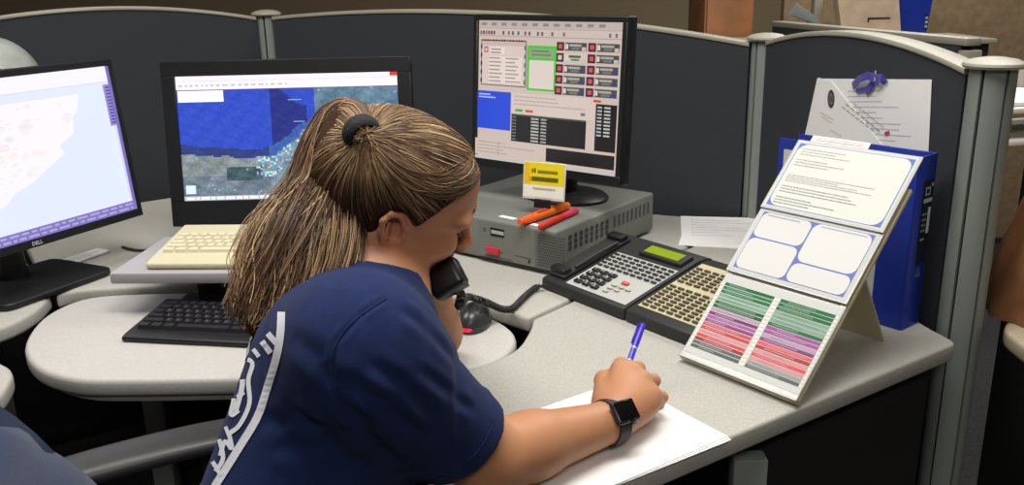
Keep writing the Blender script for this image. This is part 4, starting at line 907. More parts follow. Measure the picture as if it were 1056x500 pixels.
# ears
for s in (1, -1):
    ea = lambda f, u, l=0: hd(-.004+f-.14*u, (.0745+l+.10*abs(f))*s, u)
    B.ell(ea(0, 0, -.006), (.016, .006, .027), RH, .008)
    hx = [ea(.012, -.002, .000), ea(.013, .012, .004), ea(.006, .027, .006), ea(-.007, .029, .009), ea(-.0165, .019, .012), ea(-.0175, .004, .012), ea(-.012, -.012, .009), ea(-.003, -.024, .004)]
    B.chain(hx, [.0038, .0042, .0042, .0044, .0044, .0042, .004, .0055], .003)
    B.chain([ea(-.008, .016, .008), ea(-.010, .002, .008), ea(-.002, -.010, .006), ea(.008, -.010, .004)], [.003, .0034, .0034, .003], .003)
    B.ell(ea(.0, .0, .006), (.0075, .005, .010), RH, .004, 's'); B.ell(ea(.012, -.004, .001), (.004, .004, .006), RH, .003)
# near arm
B.cone(shR, elR, .056, .044, .03); B.cone(elR, elR+(wrR-elR)*.35, .041, .0405, .02); B.cone(elR+(wrR-elR)*.3, wrR, .041, .0265, .015)
hand_d = unit(V(.40, .88, .24)); 
HD = wrR-V(.132, 1.055, .775)
hv = lambda x, y, z: V(x, y, z+.004)+HD*HDW
K = {'i': hv(.150, 1.128, .810), 'm': hv(.166, 1.126, .808), 'r': hv(.180, 1.116, .798), 'p': hv(.190, 1.100, .783)}
for q, r0, r1 in (('i', .021, .0135), ('m', .021, .0135), ('r', .020, .013), ('p', .019, .012)): B.cone(wrR+(K[q]-wrR)*.22, K[q], r0, r1, .016)
B.ell((K['m']+wrR)/2+V(.012, -.004, -.012), (.03, .036, .022), np.array([unit(K['i']-K['p']), hand_d, unit(np.cross(unit(K['i']-K['p']), hand_d))]), .02)
fing = {'i': [K['i'], hv(.156, 1.166, .801), hv(.153, 1.181, .781), hv(.149, 1.178, .763)], 'm': [K['m'], hv(.180, 1.163, .795), hv(.175, 1.177, .771), hv(.163, 1.174, .754)],
        'r': [K['r'], hv(.200, 1.148, .783), hv(.196, 1.160, .762), hv(.182, 1.160, .750)], 'p': [K['p'], hv(.208, 1.124, .769), hv(.206, 1.135, .753), hv(.194, 1.138, .7475)]}
for q, rs in (('i', (.0118, .0102, .0090, .0078)), ('m', (.0120, .0104, .0092, .0080)), ('r', (.0114, .0098, .0088, .0076)), ('p', (.0104, .0088, .0080, .0070))): B.chain(fing[q], rs, .004)
thumb = [hv(.124, 1.082, .785), hv(.128, 1.128, .795), hv(.136, 1.156, .784), hv(.144, 1.168, .768)]
B.chain(thumb, (.0185, .0125, .0108, .0088), .008)
for q in 'imrp': B.ell(K[q]+V(0, 0, .003), (.0085, .0085, .007), None, .008)
# far arm and the hand round the receiver
hsM = dep(461, 287, 1.205); hsE = hd(.0, .100, .005); hax = unit(hsE-hsM)
B.cone(shL, elL, .055, .043, .03); B.cone(elL, elL+(wrL-elL)*.35, .040, .039, .02); B.cone(elL+(wrL-elL)*.3, wrL, .039, .0275, .015)
g0 = hsM+hax*.085; gl = unit(Lh-hax*np.dot(Lh, hax)); gf = np.cross(hax, gl); gf = gf if np.dot(gf, Fh) > 0 else -gf       # gl: away from the cheek, gf: forward round the receiver
pm = g0+gl*.030-gf*.022
B.cone(wrL, pm-hax*.022, .026, .022, .015); B.cone(wrL, pm+hax*.022, .026, .021, .015); B.cone(pm-hax*.025, pm+hax*.028, .0165, .0165, .015)
for i, (o_, r) in enumerate(((.036, .0098), (.013, .0102), (-.010, .0100), (-.031, .0088))):
    a = g0+hax*o_; B.chain([a+gl*.034-gf*.012, a+gl*.034+gf*.018, a+gl*.006+gf*.031, a-gl*.012+gf*.022], (r*1.1, r, r*.9, r*.78), .004)
B.chain([pm+hax*.02-gf*.004, g0+hax*.036+gl*.010-gf*.032, g0+hax*.05-gl*.010-gf*.026], (.0155, .0118, .0092), .008)
bv, bf = B.surface(1)
bv[:, 2] = np.maximum(bv[:, 2], .002)
fr = (bv-TR)@RH.T
colr = np.tile(np.array(lin((184, 130, 94)), np.float32), (len(bv), 1))
def tint(mask, rgb, w): colr[:] = colr*(1-(w*mask)[:, None])+np.array(lin(rgb))*(w*mask)[:, None]
g3 = lambda c, r: np.exp(-(((fr-np.array(c))/np.array(r))**2).sum(1))
tint(g3((.102, 0, -.060), (.012, .020, .0085)), (168, 84, 76), .7); tint(g3((.115, 0, -.028), (.02, .014, .014)), (202, 112, 92), .6)
for s in (1, -1): tint(g3((.07, .05*s, -.03), (.03, .03, .025)), (206, 128, 102), .35); tint(g3((-.005, .084*s, .0), (.026, .014, .036)), (206, 124, 98), .5)
M_skin = attr_mat('skin', .48, spec=.4); bs = M_skin.node_tree.nodes['Principled BSDF']
bs.inputs['Subsurface Weight'].default_value = .12; bs.inputs['Subsurface Radius'].default_value = (.012, .004, .002); bs.inputs['Subsurface Scale'].default_value = .6
body = np_mesh('body', bv-INV, bf, M_skin, PERSON, colr)
del B
# brows and lashes
M_brow = mat('brow_hair', (58, 38, 28), .8)
for s in (1, -1):
    MB().tube([hd(.0985, .012*s, .026)-INV, hd(.0985, .026*s, .031)-INV, hd(.090, .042*s, .030)-INV, hd(.080, .052*s, .024)-INV], [.0016, .0026, .0022, .001], 8).build('eyebrow', M_brow, PERSON)
    MB().tube([hd(.0895, .020*s, -.0015)-INV, hd(.0925, .031*s, -.004)-INV, hd(.0875, .042*s, -.002)-INV, hd(.083, .047*s, .001)-INV], [.0010, .0018, .0018, .0012], 8).build('eyelashes', M_brow, PERSON)

# ------------------------------------------------------------------ clothes
S_ = Field((-.56, .60, .42), (.12, 1.46, 1.10), .0030)
S_.ell(waist+V(0, 0, -.09), (.125, .178, .12), RB, .03); S_.ell(pelvis+V(0, 0, .05), (.128, .178, .095), RB, .04); S_.ell(waist+V(0, 0, .0), (.122, .172, .13), RB, .05); S_.ell(chest+V(0, 0, .0), (.112, .172, .125), RB, .05); S_.ell(chest+Fb*.045-V(0, 0, .045), (.09, .145, .075), RB, .04)
S_.ell(waist+Fb*.02-V(0, 0, .045), (.110, .15, .10), RB, .04)
S_.cone(shR+(neck-shR)*.10, neck+V(0, 0, -.034), .058, .060, .04); S_.cone(shL+(neck-shL)*.1, neck+V(0, 0, -.034), .060, .060, .04)
S_.cone(neck-Fb*.02+V(0, 0, -.02), chest-Fb*.045, .072, .085, .04)
def sleeve(sh, el, frac, r0, r1, k):
    a = unit(el-sh); L = np.linalg.norm(el-sh)*frac; sh = np.array(sh, np.float32)
    def fn(P):
        t = (P-sh)@a.astype(np.float32); rad = np.linalg.norm(P-sh-t[..., None]*a.astype(np.float32), axis=-1); r = r0+(r1-r0)*np.clip(t/L, 0, 1)
        r = r+.0016*(np.abs(t-L+.022) > .0012)*(t > L-.026)          # stitched hem
        cap = np.where(t < 0, np.sqrt(rad*rad+np.minimum(t, 0)**2)-r0, rad-r); return np.maximum(cap, t-L)
    e = sh+a*L; R = max(r0, r1); S_.put(fn, np.minimum(sh, e)-R, np.maximum(sh, e)+R, k)
    def hole(P):
        t = (P-sh)@a.astype(np.float32); rad = np.linalg.norm(P-sh-t[..., None]*a.astype(np.float32), axis=-1); return np.maximum(rad-(r1-.004), L-.03-t)
    S_.put(hole, e-R-.03, e+R, .002, 's')
S_.cone(dep(345, 374, 1.005), dep(295, 545, 1.0), .092, .104, .06); S_.cone(shR+V(0, 0, -.02), neck-Fb*.04-V(0, 0, .035), .052, .056, .05)
sleeve(shR, elR, SLR, .065, .0555, .06); sleeve(shL, elL, .66, .064, .060, .06)
nk = hd(-.028, 0, -.03); na = unit(nk-neck)
na32 = na.astype(np.float32); nk32 = neck.astype(np.float32)
def collar(P):
    t = (P-nk32)@na32; rad = np.linalg.norm(P-nk32-t[..., None]*na32, axis=-1); return np.maximum(np.maximum(rad-.0655, t-.012), -.05-t)
S_.put(collar, neck-.09, neck+.09, .010)
def neck_hole(P):
    t = (P-nk32)@na32; rad = np.linalg.norm(P-nk32-t[..., None]*na32, axis=-1); return np.maximum(rad-.0600, -.012-t)
S_.put(neck_hole, neck-.06, neck+.16, .003, 's')
# soft folds: from the arm hole, across the waist and at the sleeve
def fold(a, b, r, dep_, k=.012): S_.cone(a, b, r, r*.6, k, 's')
sv_, sf_ = S_.surface(1)
nrmv = np.zeros_like(sv_); e1 = sv_[sf_[:, 1]]-sv_[sf_[:, 0]]; e2 = sv_[sf_[:, 3]]-sv_[sf_[:, 0]]; fnm = np.cross(e1, e2)
for k in range(4): np.add.at(nrmv, sf_[:, k], fnm)
nrmv /= np.linalg.norm(nrmv, axis=1)[:, None]+1e-9
def crease(a, b, w, amp):
    a, b = np.array(a), np.array(b); ba = b-a; t = np.clip(((sv_-a)@ba)/(ba@ba), 0, 1); d = np.linalg.norm(sv_-a-t[:, None]*ba, axis=1); pr = np.exp(-(d/w)**2)*np.sin(PI*np.clip(t, .02, .98))**.6
    ridge = np.exp(-((d-w*1.9)/w)**2)*.5*np.sin(PI*np.clip(t, .02, .98)); sv_[:] = sv_-nrmv*(amp*(pr-ridge))[:, None]
SHIRT_T = BVHTree.FromPolygons([tuple(p) for p in sv_], [tuple(f) for f in sf_])
def shirt_hit(px, py, tree=None):
    d = Vector(ray(px, py)).normalized(); loc, n, i, dist = (tree or SHIRT_T).ray_cast(Vector(EYE), d); return (loc, n) if loc is not None else (None, None)
def crease_px(pts, w, amp):
    P = [shirt_hit(*p)[0] for p in pts]
    for a, b in zip(P[:-1], P[1:]):
        if a is not None and b is not None: crease(a, b, w, amp)
seam = [(398, 308), (366, 330), (346, 356), (341, 388), (350, 420), (362, 440)]
crease_px(seam, .0030, .0026)
for pts, w_, am in (([(362, 392), (400, 420), (440, 452)], .007, .004), ([(352, 410), (378, 440), (405, 478)], .008, .005), ([(300, 420), (335, 445), (360, 490)], .010, .005), ([(285, 455), (320, 470), (345, 498)], .009, .004), ([(380, 372), (420, 400), (452, 434)], .007, .003),
                    ([(300, 345), (335, 372), (345, 400)], .010, .003), ([(412, 318), (440, 340), (468, 372)], .007, .003), ([(430, 380), (470, 410), (490, 424)], .006, .0025), ([(270, 430), (300, 440), (330, 470)], .009, .003)): crease_px(pts, w_, am)
M_shirt = mat('navy_cotton', (27, 39, 78), .92, bump=.35, bscale=900, var=.05, vscale=60, sheen=.04, spec=.15)
shirt = np_mesh('shirt', sv_-INV, sf_, M_shirt, PERSON); shirt['label'] = 'navy T-shirt with a white emblem on the back'
SHIRT_T = BVHTree.FromPolygons([tuple(p) for p in sv_], [tuple(f) for f in sf_])
# the white print on the back, laid on the cloth
pr = MB(); pr2 = MB()
def inkline(pts, wpx, closed=False):
    P = smooth_curve([np.array(p, float) for p in pts], 5, closed) if len(pts) > 2 else [np.array(pts[0], float)+(np.array(pts[1], float)-np.array(pts[0], float))*t for t in np.linspace(0, 1, 5)]
    L_, R_ = [], []
    for i, p in enumerate(P):
        t = unit(P[min(i+1, len(P)-1)]-P[max(i-1, 0)]); n_ = np.array([-t[1], t[0]])*wpx/2
        a, an = shirt_hit(*(p-n_)); b, bn = shirt_hit(*(p+n_))
        if a is None or b is None: L_.append(None); R_.append(None); continue
        L_.append(a+an*.0011); R_.append(b+bn*.0011)
    ML, MR = [], []                                       # the other half of the emblem, mirrored about the spine
    for src, dst in ((L_, ML), (R_, MR)):
        for p in src:
            if p is None: dst.append(None); continue
            q = np.array(p); q = q-2*(np.dot(q-chest, Lb)+.062)*Lb; loc, n, i_, d_i = SHIRT_T.ray_cast(Vector(q-Fb*.3), Vector(Fb)); dst.append(None if loc is None else loc+n*.0011)
    for i in range(len(P)-1):
        q = [MR[i], ML[i], ML[i+1], MR[i+1]]
        if any(v is None for v in q) or max((q[0]-q[2]).length, (q[1]-q[3]).length) > .06: continue
        pr2.add([v-Vector(INV) for v in q], [(0, 1, 2, 3)])
    for i in range(len(P)-1):
        q = [L_[i], R_[i], R_[i+1], L_[i+1]]
        if any(v is None for v in q) or max((q[0]-q[2]).length, (q[1]-q[3]).length) > .06: continue
        pr.add([v-Vector(INV) for v in q], [(0, 1, 2, 3)])
for pts, w_ in INK: inkline(pts, w_)
M_ink = mat('white_ink', (214, 216, 220), .8)
for q in (pr, pr2): o = q.build('back_print', M_ink, shirt, 0); o['label'] = 'white emblem and curved line'
# sewn seams
sm = [shirt_hit(*p) for p in smooth_curve(seam, 6)]; sm = [h[0]+h[1]*.0004-Vector(INV) for h in sm if h[0] is not None]
MB().tube(sm, .0011, 6).build('sleeve_seam', M_shirt, shirt)
aa = unit(elR-shR); hc = shR+aa*(np.linalg.norm(elR-shR)*SLR-.022); u1 = unit(np.cross(aa, (0, 0, 1))); u2 = np.cross(aa, u1); ring = []
for k in range(49):
    a = 2*PI*k/48; loc, n, i_, d_i = SHIRT_T.find_nearest(Vector(hc+(u1*math.cos(a)+u2*math.sin(a))*.062)); ring.append(loc+n*.0002-Vector(INV))
MB().tube(ring, .0010, 6, caps=False).build('hem_seam', M_shirt, shirt)
# trousers and shoes
T_ = Field((-.52, .62, .02), (.28, 1.40, .70), .006)
T_.ell(pelvis+V(0, 0, .02), (.122, .168, .095), RB, .03)
for s in (1, -1):
    hip = pelvis+Lb*.085*s+V(0, 0, -.01); knee = hip+Fb*.40+V(0, 0, .015)+Lb*.03*s; ank = knee+V(0, 0, -.43)+Fb*.02; ank[2] = .085
    T_.cone(hip, knee, .086, .066, .03); T_.cone(knee, ank+V(0, 0, .02), .066, .054, .02)
tv, tf = T_.surface(1); np_mesh('trousers', tv-INV, tf, mat('navy_trousers', (26, 30, 44), .9, bump=.3, bscale=600), PERSON)
for s in (1, -1):
    hip = pelvis+Lb*.085*s+V(0, 0, -.01); knee = hip+Fb*.40+V(0, 0, .015)+Lb*.03*s; ank = knee+V(0, 0, -.43)+Fb*.02; ank[2] = .085
    Q = Field(ank-V(.2, .2, .09), ank+V(.24, .24, .06), .004); Q.cone(ank+V(0, 0, .0), ank+Fb*.14-V(0, 0, .045), .044, .036, .03); Q.cone(ank-V(0, 0, .01), ank-Fb*.035-V(0, 0, .045), .044, .038, .03)
    qv, qf = Q.surface(1); qv[:, 2] = np.maximum(qv[:, 2], .001); np_mesh('shoe', qv-INV, qf, M_black, PERSON)

# ------------------------------------------------------------------ hair
cc_ = lambda f, l, u: hd(f, l, u)
CO = np.array([-.004, 0, .037]); CR = np.array([.094, .073, .083])+.006
eo = (EYE-TR)@RH.T-CO; ed = (ray(379, 145))@RH.T; eo, ed = eo/(CR-.002), ed/(CR-.002)
qa, qb, qc = ed@ed, 2*eo@ed, eo@eo-1; disc = max(0, qb*qb-4*qa*qc); tie = EYE+ray(379, 145)*((-qb-math.sqrt(disc))/(2*qa)); tie = tie+unit(tie-hd(*CO))*.010
tl_ = (tie-TR)@RH.T                                      # the tie in head coordinates
tdir = unit((tl_-CO)/CR)
Hf = Field(TR-.19, TR+.19, .003)
Hf.ell(hd(*CO), CR+.002, RH, .01); Hf.ell(hd(-.03, 0, .042), (.078, .074, .082), RH, .02); Hf.ell(hd(.056, 0, .060), (.044, .062, .044), RH, .02)
Hf.cone(hd(*(CO+tdir*(CR+.0)*.85)), tie, .030, .012, .02)
Hf.cone(hd(-.05, 0, -.02), hd(-.055, 0, .02), .05, .06, .03)
# keep the face, ears and neck clear
def face_cut(P):
    q = (P-TR)@RH.T.astype(np.float32); f, l, u = q[..., 0], np.abs(q[..., 1]), q[..., 2]
    line = .062-.55*np.maximum(0, .085-u)*(u > 0)-.0*(l)+.020*np.clip((l-.03)/.04, 0, 1)*0            # hairline in profile
    line = np.where(u > .072, .078+.3*(u-.072), .078-.85*(.072-u)); line = np.maximum(line, .012-.0*u)
    d1 = line-f                                                                     # >0 behind the hairline
    return np.where(u < -.03, np.minimum(-(u+.03)*0-1*0+(-.030-f), .05), d1)*-1
Hf.put(lambda P: -face_cut(P)*.8, TR-.15, TR+.15, .012, 's')
for s in (1, -1): Hf.ell(hd(-.004, .082*s, -.004), (.024, .022, .036), RH, .01, 's')
Hf.cone(hd(.02, 0, -.075), hd(-.09, 0, -.085), .055, .05, .012, 's')
# ponytail bulk
pony = [tie]+[dep(x, y, D) for x, y, D in PONY[1:]]; prad = PRAD
pony_s = smooth_curve(pony, 6); pr_s = np.interp(np.linspace(0, len(pony)-1, len(pony_s)), range(len(pony)), prad)
hv_, hf_ = Hf.surface(1)
M_hair = bpy.data.materials.new('brown_hair'); M_hair.use_nodes = True; nt = M_hair.node_tree; b = nt.nodes['Principled BSDF']
a = nt.nodes.new('ShaderNodeAttribute'); a.attribute_name = 'col'; nt.links.new(a.outputs['Color'], b.inputs['Base Color']); b.inputs['Roughness'].default_value = .5; b.inputs['Specular IOR Level'].default_value = .45; b.inputs['Anisotropic'].default_value = .5
M_under = mat('under_hair', (62, 46, 34), .9, bump=.6, bscale=350, spec=.1); base_col = np.tile(np.array(lin((60, 44, 33)), np.float32), (len(hv_), 1))
hair = np_mesh('hair', hv_-INV, hf_, M_under, PERSON); hair['label'] = 'brown hair with blonde streaks in a ponytail'
head_f = bf[(bv[bf[:, 0]] > TR-.16).all(1) & (bv[bf[:, 0]] < TR+.16).all(1) & (fr[bf[:, 0]][:, 2] > -.03) & (np.abs(fr[bf[:, 0]][:, 1]) < .073)]
HT = BVHTree.FromPolygons([tuple(p) for p in hv_]+[tuple(p) for p in bv], [tuple(f) for f in hf_]+[tuple(f+len(hv_)) for f in head_f])
tones = [(48, 33, 24), (76, 54, 37), (106, 79, 54), (138, 108, 75), (170, 138, 100), (204, 174, 134), (92, 62, 41), (66, 45, 32)]
class Strands:
    def __init__(s): s.v = []; s.f = []; s.c = []; s.n = 0
    def add(s, P, r0, r1, ca, cb, sides=4):
        P = np.asarray(P, np.float32); m = len(P); T = np.gradient(P, axis=0); T /= np.linalg.norm(T, axis=1)[:, None]+1e-9
        ref = unit(RNG.normal(size=3)); X_ = np.cross(T, ref); X_ /= np.linalg.norm(X_, axis=1)[:, None]+1e-9; Y_ = np.cross(T, X_)
        t = np.linspace(0, 1, m); r = r0+(r1-r0)*t**1.5; r[0] *= .6
        ang = 2*PI*np.arange(sides)/sides; ring = P[:, None]+r[:, None, None]*(X_[:, None]*np.cos(ang)[None, :, None]+Y_[:, None]*np.sin(ang)[None, :, None])
        s.v.append(ring.reshape(-1, 3)); i = np.arange(m-1)[:, None]*sides; k = np.arange(sides)[None]; k2 = (k+1) % sides
        s.f.append(np.stack([i+k, i+k2, i+sides+k2, i+sides+k], -1).reshape(-1, 4)+s.n); s.n += m*sides
        col = np.array(lin(ca))[None]*(1-t[:, None])+np.array(lin(cb))[None]*t[:, None]; s.c.append(np.repeat(col, sides, 0))
    def build(s, name, parent): return np_mesh(name, np.concatenate(s.v)-INV, np.concatenate(s.f), M_hair, parent, np.concatenate(s.c))
def tone(w): return tuple(np.array(tones[RNG.choice(len(tones), p=np.array(w)/sum(w))])*RNG.uniform(.9, 1.1))
sc_ = Strands()
def on_scalp(d, lift=.0):
    """point on the hair surface in direction d (head coords) from the skull centre"""
    w_ = unit(d@RH); loc, n, i, dist = HT.ray_cast(Vector(hd(*CO)+w_*.25), Vector(-w_)); 
    return None if loc is None or dist > .25 else np.array(loc)+np.array(n)*lift
made = 0
while made < NSCALP:
    th = RNG.uniform(-PI, PI); ph = math.asin(RNG.uniform(-.75, 1)); d0 = V(math.cos(ph)*math.cos(th), math.cos(ph)*math.sin(th), math.sin(ph))
    f, l, u = CO+d0*CR
    line = (.078+.3*(u-.072)) if u > .072 else .078-.85*(.072-u)
    if u < -.035 and f > -.02: continue
    if f > line-.002+RNG.uniform(-.006, .009) or f < line-.19: continue
    if abs(l) > .045 and abs(f+.004) < .032 and u < .034: continue
    if u < -.06: continue
    P = []; ok = True; lift = RNG.uniform(.0004, .0035); sag = RNG.normal(0, .035); n_ = 13
    for k in range(n_):
        t = k/(n_-1)*.97; om = math.acos(max(-1, min(1, d0@tdir))); so = math.sin(om)+1e-6
        d = math.sin((1-t)*om)/so*d0+math.sin(t*om)/so*tdir; d = d+V(0, 0, -1)*(.22*math.sin(PI*t)*max(0, d0[0])*max(0, abs(d0[1]))+sag*math.sin(PI*t))*.8; d = unit(d)
        p = on_scalp(d, lift*math.sin(PI*min(1, t+.15))+.0006)
        if p is None: ok = False; break
        P.append(p)
    if not ok: continue
    P.append(tie+RNG.normal(size=3)*.006); P = np.array(P); P[1:-1] = (P[:-2]+P[1:-1]*2+P[2:])/4
    if max(np.linalg.norm(np.diff(P, axis=0), axis=1)) > .06: continue
    front = max(0, d0[0])
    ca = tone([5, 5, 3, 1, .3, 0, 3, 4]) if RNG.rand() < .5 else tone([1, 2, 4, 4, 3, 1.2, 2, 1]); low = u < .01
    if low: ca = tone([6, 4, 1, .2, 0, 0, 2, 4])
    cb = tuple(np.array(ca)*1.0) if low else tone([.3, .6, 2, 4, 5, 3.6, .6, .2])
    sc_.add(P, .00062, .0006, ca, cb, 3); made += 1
# looser locks sweeping over the temple and above the ear
for k in range(420):
    d0 = unit(V(RNG.uniform(.72, .95), -RNG.uniform(.05, .50), RNG.uniform(.35, .75))); d2 = unit(V(RNG.uniform(-.25, .25), -1, RNG.uniform(-.05, .32))); P = []; lift = RNG.uniform(.001, .007)
    for t in np.linspace(0, 1, 15):
        d = unit((1-t)**2*d0+2*t*(1-t)*(d2*1.15+V(.35, 0, 0))*1.0+t*t*tdir); p = on_scalp(d, lift*math.sin(PI*t)+.0008)
        if p is not None: P.append(p)
    if len(P) < 13: continue
    P.append(tie+RNG.normal(size=3)*.006); P = np.array(P); P[1:-1] = (P[:-2]+P[1:-1]*2+P[2:])/4
    sc_.add(P, .0006, .0005, tone([1, 3, 4, 3, 1.5, .6, 2, 1]), tone([0, 2, 4, 4, 3, 1, 2, 0]), 3)
sc_.build('hair_strands', hair)
# ponytail strands
ps = Strands(); Pc = np.array(pony_s); Tn = np.gradient(Pc, axis=0); Tn /= np.linalg.norm(Tn, axis=1)[:, None]
view = unit(EYE-Pc[len(Pc)//2]); Xc = np.cross(Tn, view); Xc /= np.linalg.norm(Xc, axis=1)[:, None]; Yc = np.cross(Tn, Xc)
m = len(Pc); tt = np.linspace(0, 1, m)
for k in range(NPONY):
    a = RNG.uniform(0, 2*PI); rr_ = math.sqrt(RNG.uniform(.0, 1)); sx, sy = rr_*math.cos(a), rr_*math.sin(a)
    end = min(1, RNG.uniform(.86, 1.06)) if RNG.rand() < .85 else RNG.uniform(.5, .9); clump = RNG.randint(0, 26); cr = np.random.RandomState(clump)
    csx, csy = cr.uniform(-.9, .9), cr.uniform(-.8, .8); mixw = np.clip((tt-.15)/.6, 0, 1)*.62; ph = cr.uniform(0, 6.3); fq = cr.uniform(6, 12); am = cr.uniform(.10, .26)
    X1 = (sx*(1-mixw)+csx*mixw+sx*.25*mixw)+am*np.sin(fq*tt+ph)*tt+RNG.normal(0, .05)*tt; Y1 = (sy*(1-mixw)+csy*mixw+sy*.25*mixw)+am*np.cos(fq*.8*tt+ph)*tt
    frz = np.cumsum(RNG.normal(0, .0008, (m, 3)), 0)*tt[:, None]
    P = Pc+Xc*(X1*pr_s)[:, None]+Yc*(Y1*pr_s*.72)[:, None]+frz
    P = P+(Xc*RNG.normal(0, .10)+Yc*RNG.normal(0, .08))*(np.clip(tt-.62, 0, 1)**2*pr_s.max()*4)[:, None]+Xc*(.0045*np.sin(11*tt+1.5*X1))[:, None]
    n_ = max(6, int(m*end)); P = P[:n_]; P[1:-1] = (P[:-2]+P[1:-1]*2+P[2:])/4
    under = Y1.mean() > .35
    ct = cr.randint(0, 3)
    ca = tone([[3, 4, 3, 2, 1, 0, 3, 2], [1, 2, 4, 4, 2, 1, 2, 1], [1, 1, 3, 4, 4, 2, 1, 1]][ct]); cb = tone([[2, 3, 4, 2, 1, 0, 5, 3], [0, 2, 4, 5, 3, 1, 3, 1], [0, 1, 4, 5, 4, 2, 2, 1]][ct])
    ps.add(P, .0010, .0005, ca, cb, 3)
ps.build('ponytail', hair)
# a dark core so that the tail is not hollow
Pf = Field(Pc.min(0)-.06, Pc.max(0)+.06, .005)
for i in range(0, m-1, 2): Pf.cone(Pc[i], Pc[min(i+2, m-1)], pr_s[i]*.72*min(1, .3+3*tt[i])*(1-.6*tt[i]**4), pr_s[min(i+2, m-1)]*.72*min(1, .3+3*tt[i])*(1-.6*tt[i]**4), .01)
pv, pf_ = Pf.surface(1); np_mesh('ponytail_core', pv-INV, pf_, M_under, hair)
td = unit(pony[1]-tie); tz = Matrix.Translation(Vector(tie+td*.005-INV)) @ Vector(td).to_track_quat('Z', 'Y').to_matrix().to_4x4()
MB().lathe([(.0175+.0075*math.cos(q), .014*math.sin(q)) for q in [2*PI*k/12 for k in range(13)]], 24, M=tz).build('hair_tie', mat('black_elastic', (16, 16, 18), .8, bump=.5, bscale=300), hair)

# ------------------------------------------------------------------ watch
wd = unit(wrR-elR); wn = unit(V(.50, -.52, .69)); wn = unit(wn-wd*np.dot(wn, wd)); ws_ = np.cross(wd, wn); wc_ = wrR-wd*.004
Mw = frame(wc_-INV, ws_, wd, wn)
M_band = mat('watch_band', (46, 44, 46), .55)
band = MB(); prof = [(-.0095, 0), (.0095, 0), (.0095, .0022), (-.0095, .0022)]; vs, fs = [], []; NB = 40
for k in range(NB):
    a = 2*PI*k/NB; 
    for (y, r) in prof: rad = .0292+r; vs.append((rad*math.cos(a), y, rad*math.sin(a)))
for k in range(NB):
    for i in range(4): fs.append((k*4+i, k*4+(i+1) % 4, ((k+1) % NB)*4+(i+1) % 4, ((k+1) % NB)*4+i))
wt = band.add(vs, fs).build('wristwatch', M_band, PERSON, 40); wt.matrix_basis = Mw; wt['label'] = 'dark smart watch on the writing wrist'
MB().box((0, 0, .0345), (.031, .037, .0095), .004, 4).build('case', mat('watch_case', (58, 57, 60), .3, metal=.6), wt)
MB().box((0, 0, .0396), (.0265, .0325, .0012), .0005, 2).build('screen', mat('watch_glass', (12, 12, 14), .08, spec=.7), wt)
MB().tube([(.0150, .006, .0345), (.0182, .006, .0345)], .0035, 10).build('crown', M_band, wt)

# ------------------------------------------------------------------ pen
tip = V(*(hv(.147, 1.170, .775)[:2]), ZPAP+.001); d = ray(663, 334); 
s_ = np.roots([d@d, 2*d@(EYE-tip), (EYE-tip)@(EYE-tip)-.142**2]); s_ = [x.real for x in s_ if abs(x.imag) < 1e-6] or [1.2]
ptop = min((EYE+d*x for x in s_), key=lambda p: -p[1]) if len(s_) > 1 else EYE+d*s_[0]
pz = unit(ptop-tip); L = np.linalg.norm(ptop-tip); px0 = unit(np.cross(pz, (0, 1, 0))); Mp = frame(tip, px0, np.cross(pz, px0), pz)
pen = thing('ballpoint_pen', 'clear barrelled pen with a violet cap held in the writing hand', 'pen', Mp)
MB().lathe([(0, 0), (.0006, .0), (.0024, .010), (.0038, .022), (.0040, L*.72), (0, L*.72)], 14).build('barrel', mat('lavender_barrel', (176, 172, 222), .3, spec=.6), pen)
MB().lathe([(0, L*.55), (.0046, L*.55), (.0046, L*.68), (0, L*.68)], 14).build('grip', mat('ink_blue', (70, 62, 196), .35), pen)
MB().lathe([(0, L*.71), (.0050, L*.71), (.0052, L*.8), (.0050, L*.97), (.0038, L), (0, L)], 16).build('cap', mat('violet_cap', (60, 42, 190), .35), pen)
MB().box((.0068, 0, L*.84), (.0016, .0042, L*.24), .0006, 1).box((.0055, 0, L*.965), (.004, .0042, .004)).build('clip', mat('violet_clip', (54, 38, 172), .35), pen)

# ------------------------------------------------------------------ receiver and its cord
hz = hax; hx_ = -gl; hyv = np.cross(hz, hx_); HL = np.linalg.norm(hsE-hsM)
hs = thing('telephone_receiver', 'black telephone receiver held to the ear of the writing woman', 'telephone receiver', frame(hsM, hx_, hyv, hz))
M_hs = mat('receiver_black', (26, 25, 26), .35, spec=.5)
bar = MB(); pth = smooth_curve([(0, 0, .012), (-.012, 0, .05), (-.014, 0, .10), (-.010, 0, HL-.03), (0, 0, HL-.008)], 5); vs, fs = [], []; n_ = 20
for i, p in enumerate(pth):
    for k in range(n_):
        a = 2*PI*k/n_; vs.append((p[0]+.0085*abs(math.cos(a))**.7*math.copysign(1, math.cos(a)), .0165*abs(math.sin(a))**.7*math.copysign(1, math.sin(a)), p[2]))
for i in range(len(pth)-1):
    for k in range(n_): fs.append((i*n_+k, i*n_+(k+1) % n_, (i+1)*n_+(k+1) % n_, (i+1)*n_+k))
fs += [tuple(range(n_))[::-1], tuple(range((len(pth)-1)*n_, len(pth)*n_))]
bar.add(vs, fs).build('grip', M_hs, hs, 60)
MB().box((.004, 0, .0), (.032, .050, .046), .009, 4).build('mouthpiece', M_hs, hs); MB().box((.004, 0, -.0215), (.026, .044, .004), .0015, 2).build('end_cap', M_dark, hs)
MB().lathe([(0, -.004), (.021, -.004), (.024, .0), (.023, .014), (.014, .018), (0, .016)], 28, M=Matrix.Translation((.004, 0, HL-.012)) @ Matrix.Rotation(PI/2, 4, 'Y')).build('earpiece', M_hs, hs)
ce = hsM-hax*.024
far_end = Vector(Mtel @ Vector((-TW+.018, -.004, .014)))
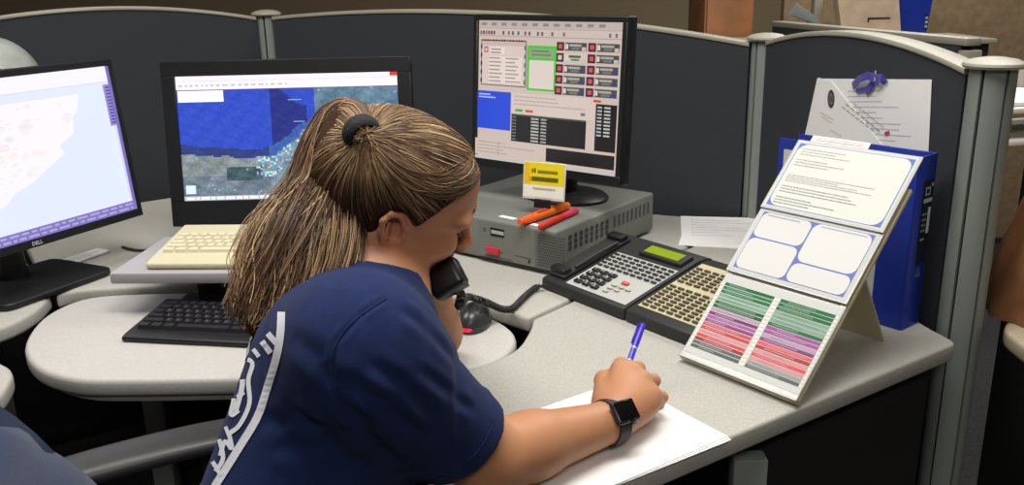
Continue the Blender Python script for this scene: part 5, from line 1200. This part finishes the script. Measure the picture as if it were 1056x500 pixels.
pts = [ce, dep(476, 303, 1.225), dep(474, 315, 1.245), at(482, 306, .786), at(500, 311, .772), at(516, 318, .748), at(528, 318, .738), at(541, 306, .7375), at(552, 297, .7385), np.array(far_end)]
path = smooth_curve(pts, 14); coil = []
Pn = np.array(path); Tn2 = np.gradient(Pn, axis=0); Tn2 /= np.linalg.norm(Tn2, axis=1)[:, None]; acc = np.concatenate([[0], np.cumsum(np.linalg.norm(np.diff(Pn, axis=0), axis=1))])
fine = np.linspace(0, acc[-1], 900); Q = np.stack([np.interp(fine, acc, Pn[:, i]) for i in range(3)], 1); T2 = np.gradient(Q, axis=0); T2 /= np.linalg.norm(T2, axis=1)[:, None]
A2 = np.cross(T2, V(.2, .1, 1)); A2 /= np.linalg.norm(A2, axis=1)[:, None]; B2 = np.cross(T2, A2)
rad = .0052*np.clip(fine/.03, 0, 1)*np.clip((acc[-1]-fine)/.02, 0, 1); ph = 2*PI*fine/.0062
Q = Q+A2*(rad*np.cos(ph))[:, None]+B2*(rad*np.sin(ph))[:, None]
o = MB().tube([Vector(q) for q in Q], .0021, 6).build('coiled_cable', M_dark); tag(o, 'dark coiled cable running from the held receiver to the desk telephone', 'cable')
# ------------------------------------------------------------------ light, world, camera
def area(name, loc, size, power, col=(1, .97, .925), rot=(0, 0, 0)):
    l = bpy.data.lights.new(name, 'AREA'); l.shape = 'RECTANGLE'; l.size, l.size_y = size; l.energy = power; l.color = col
    o = bpy.data.objects.new(name, l); C.objects.link(o); o.location = loc; o.rotation_euler = rot; return o
area('ceiling_lamp', (.1, 1.0, 2.72), (1.2, .6), 44)
area('ceiling_lamp', (-1.3, 1.6, 2.72), (1.2,.6), 28)
area('ceiling_lamp', (1.5, 2.6, 2.72), (1.2, .6), 35)
area('ceiling_lamp', (.2, -1.2, 2.72), (1.2, .6), 35)
area('ceiling_lamp', (2.0, 4.6, 2.72), (1.2, .6), 28)
w = bpy.data.worlds.new('world'); bpy.context.scene.world = w; w.use_nodes = True
w.node_tree.nodes['Background'].inputs['Color'].default_value = (.5, .5, .5, 1); w.node_tree.nodes['Background'].inputs['Strength'].default_value = .2
cam = bpy.data.cameras.new('camera'); co = bpy.data.objects.new('camera', cam); C.objects.link(co)
cam.sensor_width = 36; cam.sensor_fit = 'HORIZONTAL'; cam.lens = 36*F/1056; cam.clip_start = .02
co.matrix_world = frame(EYE, RIGHT, UP, -FWD); bpy.context.scene.camera = co
sc = bpy.context.scene
sc.view_settings.view_transform = 'Standard'; sc.view_settings.look = 'None'; sc.view_settings.exposure = 0.; sc.view_settings.gamma = 1.; sc.view_settings.use_curve_mapping = False
